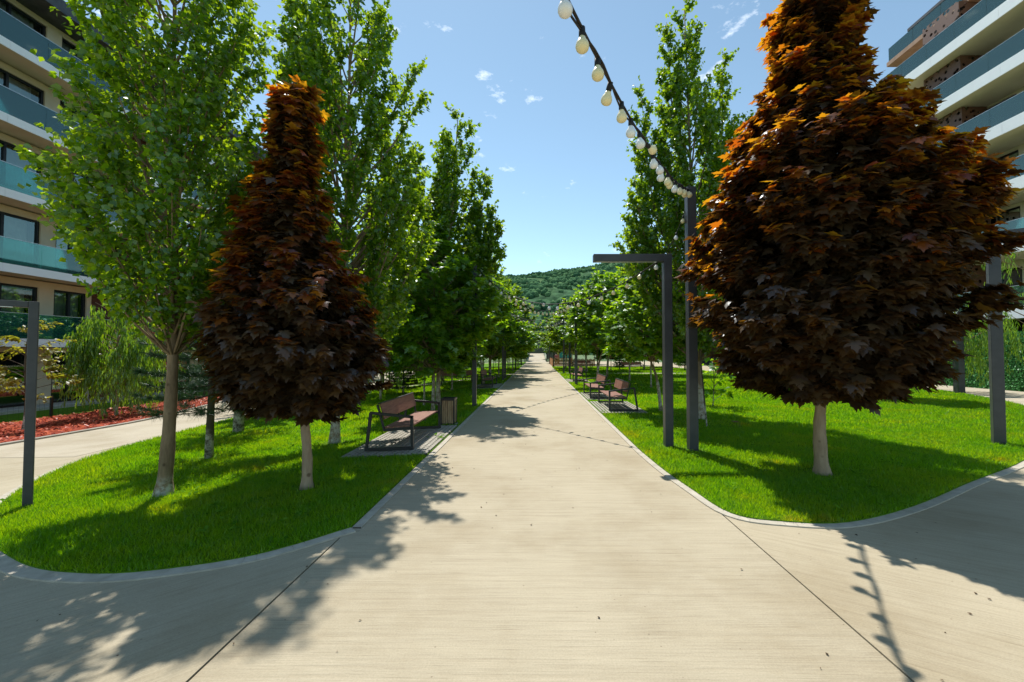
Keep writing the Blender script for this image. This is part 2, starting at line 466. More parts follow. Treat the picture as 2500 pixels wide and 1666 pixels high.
# ---------------------------------------------------------------- builders
class MB:
    def __init__(s):
        s.v, s.f = [], []

    def add(s, vs, fs):
        o = len(s.v)
        s.v += [tuple(p) for p in vs]
        s.f += [tuple(i + o for i in f) for f in fs]
        return s

    def box(s, x0, x1, y0, y1, z0, z1):
        return s.add([(x0, y0, z0), (x1, y0, z0), (x1, y1, z0), (x0, y1, z0), (x0, y0, z1), (x1, y0, z1), (x1, y1, z1), (x0, y1, z1)],
                     [(0, 3, 2, 1), (4, 5, 6, 7), (0, 1, 5, 4), (1, 2, 6, 5), (2, 3, 7, 6), (3, 0, 4, 7)])

    def bar(s, a, b, wx, wy, up=(0, 0, 1)):
        a, b = Vector(a), Vector(b)
        d = (b - a).normalized()
        u = Vector(up)
        if abs(d.dot(u)) > 0.98:
            u = Vector((0, 1, 0))
        x = d.cross(u).normalized() * wx / 2
        y = x.normalized().cross(d).normalized() * wy / 2
        vs = [a - x - y, a + x - y, a + x + y, a - x + y, b - x - y, b + x - y, b + x + y, b - x + y]
        return s.add(vs, [(0, 3, 2, 1), (4, 5, 6, 7), (0, 1, 5, 4), (1, 2, 6, 5), (2, 3, 7, 6), (3, 0, 4, 7)])

    def tube(s, pts, rad, n=8, cap=True):
        pts = [Vector(p) for p in pts]
        vs, fs = [], []
        x = None
        for i, p in enumerate(pts):
            d = (pts[min(i + 1, len(pts) - 1)] - pts[max(i - 1, 0)]).normalized()
            if x is None:
                x = d.orthogonal().normalized()
            else:
                x = (x - d * x.dot(d)).normalized()
            y = d.cross(x)
            r = rad[i] if hasattr(rad, '__len__') else rad
            for k in range(n):
                a = 2 * math.pi * k / n
                vs.append(p + (x * math.cos(a) + y * math.sin(a)) * r)
        for i in range(len(pts) - 1):
            for k in range(n):
                k2 = (k + 1) % n
                fs.append((i * n + k, i * n + k2, (i + 1) * n + k2, (i + 1) * n + k))
        if cap:
            fs.append(tuple(reversed(range(n))))
            fs.append(tuple((len(pts) - 1) * n + k for k in range(n)))
        return s.add(vs, fs)

    def lathe(s, prof, n=12, M4=None):
        vs, fs = [], []
        for r, z in prof:
            for k in range(n):
                a = 2 * math.pi * k / n
                p = Vector((r * math.cos(a), r * math.sin(a), z))
                vs.append(M4 @ p if M4 else p)
        for i in range(len(prof) - 1):
            for k in range(n):
                k2 = (k + 1) % n
                fs.append((i * n + k, i * n + k2, (i + 1) * n + k2, (i + 1) * n + k))
        fs.append(tuple(reversed(range(n))))
        fs.append(tuple((len(prof) - 1) * n + k for k in range(n)))
        return s.add(vs, fs)

    def poly(s, pts, z=None, dz=0.0, thick=0.0):
        """flat polygon (x,y) laid on the ground, optionally with a skirt"""
        P = [Vector((p[0], p[1], 0)) for p in pts]
        area = sum(P[i].x * P[(i + 1) % len(P)].y - P[(i + 1) % len(P)].x * P[i].y for i in range(len(P)))
        if area < 0:
            P.reverse()
        tris = tessellate_polygon([P])
        zz = [(gz(p.x) if z is None else z) + dz for p in P]
        vs = [(p.x, p.y, q) for p, q in zip(P, zz)]
        fs = []
        for a, b, c in tris:
            n = (P[b] - P[a]).cross(P[c] - P[a]).z
            fs.append((a, b, c) if n > 0 else (a, c, b))
        if thick:
            m = len(vs)
            vs += [(p.x, p.y, q - thick) for p, q in zip(P, zz)]
            for i in range(m):
                j = (i + 1) % m
                fs.append((i, m + i, m + j, j))
        return s.add(vs, fs)

    def build(s, name, mat, parent=None, smooth=False, bevel=0.0):
        me = bpy.data.meshes.new(name)
        me.from_pydata(s.v, [], s.f)
        me.materials.append(mat)
        if smooth:
            me.polygons.foreach_set('use_smooth', [True] * len(me.polygons))
        me.update()
        o = bpy.data.objects.new(name, me)
        col.objects.link(o)
        if parent:
            o.parent = parent
        if bevel:
            b = o.modifiers.new('bevel', 'BEVEL')
            b.width = bevel
            b.segments = 2
            b.limit_method = 'ANGLE'
        return o


def np_mesh(name, V, loops, k, mat, parent=None, mats=None, midx=None):
    """V (n,3), loops flat index array, k corners per face"""
    me = bpy.data.meshes.new(name)
    nf = len(loops) // k
    me.vertices.add(len(V))
    me.vertices.foreach_set('co', np.asarray(V, np.float32).ravel())
    me.loops.add(len(loops))
    me.loops.foreach_set('vertex_index', np.asarray(loops, np.int32))
    me.polygons.add(nf)
    me.polygons.foreach_set('loop_start', np.arange(0, nf * k, k, dtype=np.int32))
    if mats:
        for mm in mats:
            me.materials.append(mm)
        me.polygons.foreach_set('material_index', np.asarray(midx, np.int32))
    else:
        me.materials.append(mat)
    me.update(calc_edges=True)
    me.validate()
    o = bpy.data.objects.new(name, me)
    col.objects.link(o)
    if parent:
        o.parent = parent
    return o


def thing(name, label, cat, loc=(0, 0, 0), rz=0.0, group=None):
    o = bpy.data.objects.new(name, None)
    o.empty_display_size = 0.2
    col.objects.link(o)
    o.location = loc
    o.rotation_euler = (0, 0, rz)
    tag(o, label, cat, group)
    return o


def tag(o, label=None, cat=None, group=None, kind=None):
    if label:
        o['label'] = label
    if cat:
        o['category'] = cat
    if group:
        o['group'] = group
    if kind:
        o['kind'] = kind
    return o


def copy_tree(o, parent=None):
    c = o.copy()
    col.objects.link(c)
    if parent:
        c.parent = parent
    for ch in list(o.children):
        copy_tree(ch, c)
    return c


def dup(root, loc, rz, label, group=None, scale=None):
    c = copy_tree(root)
    c.location = loc
    c.rotation_euler = (0, 0, rz)
    if scale:
        c.scale = (scale, scale, scale) if not hasattr(scale, '__len__') else scale
    c['label'] = label
    if group:
        c['group'] = group
    return c


def on(x, y, dz=0.0):
    return (x, y, gz(x) + dz)


def inside(poly, x, y):
    x, y = np.asarray(x), np.asarray(y)
    r = np.zeros(x.shape, bool)
    n = len(poly)
    for i in range(n):
        x0, y0 = poly[i]
        x1, y1 = poly[(i + 1) % n]
        if y0 == y1:
            continue
        c = ((y0 > y) != (y1 > y)) & (x < (x1 - x0) * (y - y0) / (y1 - y0) + x0)
        r ^= c
    return r


def smooth_line(pts, n=6):
    """Catmull-Rom through points"""
    P = [np.array(p, float) for p in pts]
    P = [2 * P[0] - P[1]] + P + [2 * P[-1] - P[-2]]
    o = []
    for i in range(1, len(P) - 2):
        for k in range(n):
            t = k / n
            o.append(0.5 * ((2 * P[i]) + (-P[i - 1] + P[i + 1]) * t + (2 * P[i - 1] - 5 * P[i] + 4 * P[i + 1] - P[i + 2]) * t * t
                            + (-P[i - 1] + 3 * P[i] - 3 * P[i + 1] + P[i + 2]) * t ** 3))
    o.append(P[-2])
    return [tuple(p) for p in o]


# ---------------------------------------------------------------- ground, promenade, lanes, lawns
g = MB()
xs = [-2500, -60, -21.9, -1.9, 2500]
for i in range(4):
    g.add([(xs[i], -400, gz(xs[i]) - 0.05), (xs[i + 1], -400, gz(xs[i + 1]) - 0.05), (xs[i + 1], 3500, gz(xs[i + 1]) - 0.05), (xs[i], 3500, gz(xs[i]) - 0.05)], [(0, 1, 2, 3)])
tag(g.build('ground', M['far_ground']), kind='structure')
PW = 1.74
g = MB().box(-PW, PW, -8, 76, -0.04, 0.0)
g.box(-PW - 0.112, -PW, -8, 76, -0.04, -0.002)
g.box(PW, PW + 0.26, -8, 76, -0.04, -0.002)
tag(g.build('promenade', M['path']), kind='structure')
tag(MB().add([(-1.866, -8, 0.0), (-1.866, 80, 0.0), (-21.9, 80, -0.80), (-21.9, -8, -0.80)], [(0, 1, 2, 3)])
    .add([(-1.866, -8, 0.0), (-1.866, 80, 0.0), (-1.866, 80, -0.04), (-1.866, -8, -0.04)], [(0, 3, 2, 1)]).build('plaza', M['plaza_l']), kind='structure')
tag(MB().add([(2.012, -8, 0), (21.7, -8, 0), (21.7, 80, 0), (2.012, 80, 0)], [(0, 1, 2, 3)])
    .add([(2.012, -8, 0.0), (2.012, 80, 0.0), (2.012, 80, -0.04), (2.012, -8, -0.04)], [(0, 1, 2, 3)]).build('plaza', M['plaza_r']), kind='structure')

L_front = smooth_line([(-1.84, 4.16), (-2.22, 3.80), (-2.61, 3.57), (-3.31, 3.42), (-3.9, 3.47), (-4.4, 3.62), (-5.03, 3.93), (-5.8, 4.35), (-6.50, 4.98), (-7.45, 6.10),
                       (-8.40, 7.72), (-8.9, 9.70), (-9.55, 14.57), (-9.4, 19.6)], 5)
lawn_l1 = L_front + [(-8.56, 21.12), (-7.06, 23.6), (-4.52, 27.6), (-1.84, 32.0)]
lawn_l2 = [(-1.84, 34.0), (-4.2, 29.7), (-6.8, 25.5), (-9.2, 22.2), (-9.6, 24.5), (-10.0, 45), (-9.6, 76), (-1.84, 76)]
R_front = smooth_line([(1.84, 7.2), (1.88, 6.2), (1.97, 5.3), (2.10, 4.52), (2.53, 4.30), (3.19, 4.28), (4.28, 4.73), (5.82, 5.59), (7.84, 6.70), (10.5, 8.5), (13.4, 10.9),
                       (15.69, 13.36), (17.5, 16.69), (19.4, 22.2), (18.9, 29), (17.6, 33.4)], 5)
lawn_r1 = R_front + [(1.84, 33.9)]
lawn_r2 = [(1.84, 35.2), (17.0, 34.8), (15.8, 39), (15.2, 50.5), (1.84, 50.5)]
lawn_strip = [(-17.75, 4), (-17.75, 45), (-21.6, 45), (-21.6, 4)]
mulch = smooth_line([(-13.6, 4.5), (-12.75, 8.5), (-12.5, 11.5), (-12.75, 13.9), (-14.4, 19), (-16.2, 24.7), (-16.9, 30), (-17.2, 45)], 4) + [(-17.7, 45), (-17.7, 4.5)]
for p in (lawn_l1, lawn_l2, lawn_r1, lawn_r2, lawn_strip):
    tag(MB().poly(p, dz=0.022, thick=0.06).build('lawn', M['lawn']), kind='structure')
tag(MB().poly(mulch, dz=0.03, thick=0.06).build('mulch_bed', M['mulch']), kind='structure')


def kerb_line(pts, wid=0.085, top=0.012, side=1, name='kerb', mat='kerb'):
    """flush kerb stones along a line, real joints between them"""
    m = MB()
    P = [Vector((p[0], p[1])) for p in pts]
    for i in range(len(P) - 1):
        a, b = P[i], P[i + 1]
        L = (b - a).length
        if L < 1e-4:
            continue
        d0 = (b - a).normalized()
        pa = (P[i] - P[i - 1]).normalized() if i else d0
        pn = (P[i + 2] - P[i + 1]).normalized() if i + 2 < len(P) else d0
        na = (d0 + pa).normalized()
        nb = (d0 + pn).normalized()
        oa = Vector((-na.y, na.x)) * wid * side
        ob = Vector((-nb.y, nb.x)) * wid * side
        q = [a, b, b + ob, a + oa]
        gq = d0 * (0.0025 if i % 4 == 0 else 0.0)
        q = [q[0] + gq, q[1] - gq, q[2] - gq, q[3] + gq]
        vs = [(p.x, p.y, gz(p.x) + top) for p in q] + [(p.x, p.y, gz(p.x) - 0.03) for p in q]
        fs = [(0, 1, 2, 3), (0, 4, 5, 1), (2, 6, 7, 3)]
        if (q[1] - q[0]).cross(q[3] - q[0]) < 0:
            fs = [tuple(reversed(f_)) for f_ in fs]
        m.add(vs, fs)
    return tag(m.build(name, M[mat]), kind='structure')


def straight(x, y0, y1, step=1.0):
    n = int((y1 - y0) / step)
    return [(x, y0 + (y1 - y0) * i / n) for i in range(n + 1)]


kerb_line(L_front, side=1, wid=0.12)
kerb_line(R_front, side=-1, wid=0.095)
kerb_line(straight(-1.835, 4.16, 32.0), wid=0.09, side=-1)
kerb_line(straight(-1.835, 34.0, 76), wid=0.09, side=-1)
kerb_line(straight(1.835, 7.2, 33.9), wid=0.09, side=1)
kerb_line(straight(1.835, 35.2, 50.5), wid=0.09, side=1)
kerb_line(smooth_line([(-13.6, 4.5), (-12.75, 8.5), (-12.5, 11.5), (-12.75, 13.9), (-14.4, 19), (-16.2, 24.7), (-16.9, 30), (-17.2, 45)], 4), wid=0.18, side=-1, top=0.045, name='kerb', mat='paver')
# lane surface on the left, paler, laid over the plaza sheet
lane_l = [(-9.0, 9.70 - 1.6)] + [(-9.05, 9.7), (-9.7, 14.57), (-9.6, 20), (-9.8, 24.5), (-10.2, 45), (-9.8, 76), (-16.8, 76), (-16.8, 31), (-16.0, 24.7), (-14.2, 19), (-12.5, 13.9), (-12.3, 11.5), (-12.5, 8.5)]
tag(MB().poly(lane_l, dz=0.004).build('lane', M['lane']), kind='structure')
tag(MB().poly([(-1.84, 32.05), (-4.5, 27.7), (-7.0, 23.75), (-8.56, 21.3), (-9.15, 22.1), (-6.85, 25.4), (-4.25, 29.6), (-1.84, 33.95)], dz=0.006).build('footpath', M['lane']), kind='structure')
tag(MB().poly([(1.84, 33.95), (17.4, 33.45), (17.0, 34.75), (1.84, 35.15)], dz=0.006).build('footpath', M['lane']), kind='structure')
# timber-look paving boards of the right hand lane
m = MB()
for k in range(16):
    y0 = 10 + k * 1.55
    for j in range(3):
        x0 = 15.2 + j * 2.1
        m.box(x0, x0 + 2.08, y0, y0 + 1.53, -0.02, 0.006 + 0.002 * ((k + j) % 2))
tag(m.build('lane', M['lane']), kind='structure')

# ramp up to the bridge
m = MB().add([(-1.74, 76, 0), (1.74, 76, 0), (1.74, 98, 1.45), (-1.74, 98, 1.45), (1.74, 112, 1.45), (-1.74, 112, 1.45), (1.74, 76, -0.4), (1.74, 112, -0.4), (-1.74, 76, -0.4), (-1.74, 112, -0.4)],
             [(0, 1, 2, 3), (3, 2, 4, 5), (1, 6, 7, 4, 2), (0, 3, 5, 9, 8), (4, 7, 9, 5)])
tag(m.build('bridge_ramp', M['lane']), kind='structure')

# wooded hill behind
rng = np.random.default_rng(3)
nx, ny = 150, 90
X = np.linspace(-900, 900, nx)
Y = np.linspace(260, 1150, ny)
XX, YY = np.meshgrid(X, Y)


def fbm(x, y, seed, octs=5, base=0.004):
    r = np.random.default_rng(seed)
    z = np.zeros_like(x)
    a, f = 1.0, base
    for _ in range(octs):
        for _k in range(4):
            th = r.uniform(0, 2 * np.pi)
            z += a * 0.5 * np.sin((x * np.cos(th) + y * np.sin(th)) * f * 6.28 + r.uniform(0, 6.28))
        a *= 0.5
        f *= 2.1
    return z


ridge = 182 * np.clip((YY - 260) / 560, 0, 1) ** 0.85
ridge *= 0.90 + 0.10 * np.tanh((XX - 30) / 90) - 0.25 * np.clip((np.abs(XX - 150) - 300) / 600, 0, 1)
ZZ = ridge + fbm(XX, YY, 5) * 5.5 * np.clip((YY - 260) / 200, 0, 1) + rng.normal(0, 1.3, XX.shape) * np.clip((YY - 260) / 100, 0, 1)
ZZ = np.where(YY > 850, ZZ - (YY - 850) * 0.2, ZZ) - 2
V = np.stack([XX, YY, ZZ], -1).reshape(-1, 3)
i0 = (np.arange(ny - 1)[:, None] * nx + np.arange(nx - 1)[None]).ravel()
loops = np.stack([i0, i0 + 1, i0 + nx + 1, i0 + nx], 1).ravel()
hill = np_mesh('hill', V, loops, 4, M['hill'])
tag(hill, kind='structure')
hill.data.polygons.foreach_set('use_smooth', [True] * len(hill.data.polygons))


# far woodland on the hill: one canopy of many small crowns
n = 12000
hx = rng.uniform(-170, 210, n)
hy = 280 + 590 * rng.uniform(0, 1, n) ** 0.8
dens = fbm(hx, hy * 0.6, 17, 4, 0.012)
k = rng.uniform(-0.9, 0.9, n) < dens
hx, hy = hx[k], hy[k]
ix = np.clip(((hx + 900) / 1800 * (nx - 1)).astype(int), 0, nx - 2)
iy = np.clip(((hy - 260) / 890 * (ny - 1)).astype(int), 0, ny - 2)
fx, fy = (hx + 900) / 1800 * (nx - 1) - ix, (hy - 260) / 890 * (ny - 1) - iy
hz = (ZZ[iy, ix] * (1 - fx) + ZZ[iy, ix + 1] * fx) * (1 - fy) + (ZZ[iy + 1, ix] * (1 - fx) + ZZ[iy + 1, ix + 1] * fx) * fy
bm_ = bmesh.new()
bmesh.ops.create_icosphere(bm_, subdivisions=1, radius=1.0)
bv = np.array([v_.co[:] for v_ in bm_.verts])
bf = np.array([[v_.index for v_ in f_.verts] for f_ in bm_.faces])
bm_.free()
n = len(hx)
sz = rng.uniform(1.8, 4.6, n)
nv = len(bv)
V = bv[None] * (1 + rng.normal(0, 0.14, (n, nv, 1))) * sz[:, None, None] * np.array([1, 1, 1.05]) + np.stack([hx, hy, hz + sz * 0.3], -1)[:, None]
M['wood'] = leaf_mat('far woodland', (0.042, 0.105, 0.055), (0.095, 0.185, 0.080), (0.03, 0.09, 0.02), (0.08, 0.18, 0.04), gloss=0.0, tmix=0.1)
o = np_mesh('hillside_wood', V.reshape(-1, 3), (np.arange(n)[:, None, None] * nv + bf[None]).ravel(), 3, M['wood'])
o.data.polygons.foreach_set('use_smooth', [True] * len(o.data.polygons))
tag(o, kind='stuff', label='dark green woodland covering the far hillside', cat='woodland')


# ---------------------------------------------------------------- grass blades, chips
def unit(a):
    return a / np.maximum(np.linalg.norm(a, axis=-1, keepdims=True), 1e-9)


def gzv(x):
    return np.where(x > -1.9, 0.0, np.maximum(0.04 * (x + 1.9), -0.80))


def patch(x, y):
    return fbm(x, y, 11, 4, 0.12)


PADS = [(-3.30, -1.86, 7.0, 9.75), (-2.32, -1.92, 9.86, 10.24), (-3.2, -1.86, 19.9, 22.7), (1.86, 3.15, 11.7, 14.45), (1.86, 3.1, 15.0, 17.6), (1.86, 3.1, 23.8, 26.6)]


def grass(polys, seed):
    r = np.random.default_rng(seed)
    Vs = []
    for poly, x0, x1 in polys:
        for y0, y1, dens, h, wd in ((3.3, 6.0, 6500, 0.050, 0.0045), (6.0, 9.5, 3000, 0.055, 0.006), (9.5, 15, 1100, 0.060, 0.010), (15, 24, 420, 0.07, 0.017), (24, 50, 110, 0.08, 0.03)):
            n = int((x1 - x0) * (y1 - y0) * dens)
            x = r.uniform(x0, x1, n)
            y = r.uniform(y0, y1, n)
            k = inside(poly, x, y)
            k &= (np.abs(x) < 2.2 + 1.45 * y)
            for a_, b_, c_, d_ in PADS:
                k &= ~((x > a_ - 0.02) & (x < b_ + 0.02) & (y > c_ - 0.02) & (y < d_ + 0.02))
            for a_, b_ in ((-4.86, 5.43), (-3.01, 5.46), (-4.07, 8.37), (4.08, 5.95), (4.26, 10.78), (-5.87, 7.46), (2.77, 7.38), (2.44, 7.70)):
                dd = np.hypot(x - a_, y - b_)
                k &= r.uniform(0, 1, len(x)) < np.clip((dd - 0.10) / 0.22, 0.12, 1)
            p = patch(x, y)
            k &= r.uniform(0, 1, n) < np.clip(1.15 + 0.35 * p, 0.25, 1)
            x, y, p = x[k], y[k], p[k]
            n = len(x)
            a = r.uniform(0, 2 * np.pi, n)
            hh = h * r.uniform(0.55, 1.25, n) * np.clip(1 + 0.25 * p, 0.6, 1.4)
            tall = r.uniform(0, 1, n) < 0.015
            hh = np.where(tall, hh * 1.8, hh)
            lean = r.uniform(0.05, 0.85, n) * hh
            la = r.uniform(0, 2 * np.pi, n)
            b = np.stack([x, y, gzv(x) + 0.020], -1)
            s = np.stack([np.cos(a), np.sin(a), 0 * a], -1) * (wd * r.uniform(0.7, 1.3, n))[:, None]
            tip = b + np.stack([np.cos(la) * lean, np.sin(la) * lean, hh], -1)
            Vs.append(np.stack([b - s, b + s, tip], 1).reshape(-1, 3))
    V = np.concatenate(Vs)
    o = np_mesh('grass', V, np.arange(len(V)), 3, M['blade'])
    return o


tag(grass([(lawn_l1, -9.8, -1.8), (lawn_l2, -10.2, -1.8)], 1), kind='stuff', label='short sunlit grass blades on the lawn left of the promenade', cat='grass')
tag(grass([(lawn_r1, 1.8, 19.5), (lawn_r2, 1.8, 17.2)], 2), kind='stuff', label='short sunlit grass blades on the lawn right of the promenade', cat='grass')
r = np.random.default_rng(8)
n = 15000
x = r.uniform(-17.7, -12.4, n)
y = r.uniform(5, 32, n)
k = inside(mulch, x, y)
x, y = x[k], y[k]
n = len(x)
a = r.uniform(0, 6.28, n)
c = np.stack([x, y, gzv(x) + 0.045 + r.uniform(0, 0.02, n)], -1)
u = np.stack([np.cos(a), np.sin(a), r.uniform(-.5, .5, n)], -1) * r.uniform(0.03, 0.07, n)[:, None]
v = np.stack([-np.sin(a), np.cos(a), r.uniform(-.4, .4, n)], -1) * r.uniform(0.010, 0.022, n)[:, None]
V = np.stack([c - u - v, c + u - v, c + u + v, c - u + v], 1).reshape(-1, 3)
tag(np_mesh('bark_chips', V, np.arange(len(V)), 4, M['chip']), kind='stuff', label='loose red bark chips covering the planting bed by the left building', cat='mulch')


# broad-leaved weeds in the lawn and bits of litter on the paving
r = np.random.default_rng(15)
WP, WT, WN, WS = [], [], [], []
for poly, x0, x1 in ((lawn_l1, -8.5, -1.9), (lawn_r1, 1.9, 9.0)):
    n = 520
    x, y = r.uniform(x0, x1, n), r.uniform(3.4, 13, n)
    k = inside(poly, x, y) & (patch(x * 2.3 + 5, y * 2.3) > 0.05)
    for a_, b_ in zip(x[k], y[k]):
        m_ = r.integers(4, 9)
        th = r.uniform(0, 6.28, m_)
        WP.append(np.stack([a_ + r.normal(0, 0.03, m_), b_ + r.normal(0, 0.03, m_), np.full(m_, gz(a_) + 0.05) + r.uniform(0, 0.02, m_)], -1))
        WT.append(np.stack([np.cos(th), np.sin(th), r.uniform(0.0, 0.7, m_)], -1))
        WN.append(np.stack([r.normal(0, .3, m_), r.normal(0, .3, m_), np.ones(m_)], -1))
        WS.append(r.uniform(0.03, 0.075, m_))
WEEDS = tuple(np.concatenate(q) for q in (WP, WT, WN, WS))
n = 170
x, y = r.uniform(-4.5, 4.5, n), r.uniform(1.6, 11, n)
k = ~inside(lawn_l1, x, y) & ~inside(lawn_r1, x, y)
x, y = x[k], y[k]
n = len(x)
th = r.uniform(0, 6.28, n)
LITTER = (np.stack([x, y, gzv(x) + 0.006], -1), np.stack([np.cos(th), np.sin(th), r.uniform(-.05, .25, n)], -1), np.stack([r.normal(0, .3, n), r.normal(0, .3, n), np.ones(n)], -1), r.uniform(0.010, 0.034, n))

# ---------------------------------------------------------------- trees
POPLAR_T = np.array([(0, 0, 0), (0.40, 0.34, 0.05), (0, 1.0, -0.06), (-0.40, 0.34, 0.05)])
POPLAR_F = [(0, 1, 2), (0, 2, 3)]
OVAL_T = np.array([(0, 0, 0), (0.30, 0.45, 0.05), (0, 1.0, -0.08), (-0.30, 0.45, 0.05)])
WILLOW_T = np.array([(0, 0, 0), (0.085, 0.4, 0.02), (0, 1.0, -0.10), (-0.085, 0.4, 0.02)])
_half = [(0.10, -0.10), (0.40, -0.03), (0.27, 0.12), (0.50, 0.20), (0.68, 0.46), (0.47, 0.44), (0.24, 0.44), (0.27, 0.68), (0.13, 0.76)]
_o = [(0, 0)] + _half + [(0, 1.06)] + [(-a_, b_) for a_, b_ in reversed(_half)]
MAPLE_T = np.array([(0, 0.28, 0.045)] + [(a_, b_, -0.16 * (a_ * a_ + (b_ - 0.2) ** 2)) for a_, b_ in _o])
MAPLE_F = [(0, i_, i_ % len(_o) + 1) for i_ in range(1, len(_o) + 1)]
_l = [(0, 0), (0.36, 0.02), (0.26, 0.2), (0.62, 0.45), (0.25, 0.48), (0, 1.0), (-0.25, 0.48), (-0.62, 0.45), (-0.26, 0.2), (-0.36, 0.02)]
LITE_T = np.array([(0, 0.3, 0.04)] + [(a_, b_, -0.14 * (a_ * a_ + (b_ - 0.2) ** 2)) for a_, b_ in _l])
LITE_F = [(0, i_, i_ % len(_l) + 1) for i_ in range(1, len(_l) + 1)]


def leaves(name, P, tip, nrm, size, T, F, mat, parent, mats=None, lm=None):
    tip = unit(tip)
    nrm = nrm - tip * (nrm * tip).sum(-1, keepdims=True)
    nrm = unit(nrm)
    sx = np.cross(tip, nrm)
    n, kv = len(P), len(T)
    S = np.asarray(size)[:, None, None] if hasattr(size, '__len__') else size
    V = P[:, None] + S * (T[None, :, 0, None] * sx[:, None] + T[None, :, 1, None] * tip[:, None] + T[None, :, 2, None] * nrm[:, None])
    F = np.array(F)
    loops = (np.arange(n)[:, None, None] * kv + F[None]).ravel()
    mi = np.repeat(lm, len(F)) if lm is not None else None
    return np_mesh(name, V.reshape(-1, 3), loops, F.shape[1], mat, parent, mats, mi)


M['weed'] = leaf_mat('weed leaf', (0.06, 0.17, 0.012), (0.15, 0.30, 0.03), (0.15, 0.40, 0.01), (0.40, 0.66, 0.03), gloss=0.0)
M['litter'] = leaf_mat('dry litter', (0.03, 0.02, 0.012), (0.14, 0.09, 0.05), (0.03, 0.02, 0.01), (0.08, 0.05, 0.02), gloss=0.02, tmix=0.1)
tag(leaves('weeds', WEEDS[0], WEEDS[1], WEEDS[2], WEEDS[3], OVAL_T, POPLAR_F, M['weed'], None), kind='stuff', label='low broad-leaved weeds scattered through both lawns', cat='weeds')
tag(leaves('litter', LITTER[0], LITTER[1], LITTER[2], LITTER[3], OVAL_T, POPLAR_F, M['litter'], None), kind='stuff', label='tiny dry leaf bits scattered over the concrete', cat='leaf litter')


def lumps(rng, n=7):
    a = rng.uniform(0, 6.28, (n, 3))
    k = rng.integers(1, 5, n)
    kz = rng.uniform(0.8, 2.6, n)

    def f(th, z):
        s = 0
        for i in range(n):
            s = s + np.sin(k[i] * th + kz[i] * z + a[i, 0])
        return 1 + 0.17 * s / math.sqrt(n) * 1.4
    return f


def bez(a, b, c, s):
    s = s[:, None]
    return a * (1 - s) ** 2 + b * 2 * s * (1 - s) + c * s * s


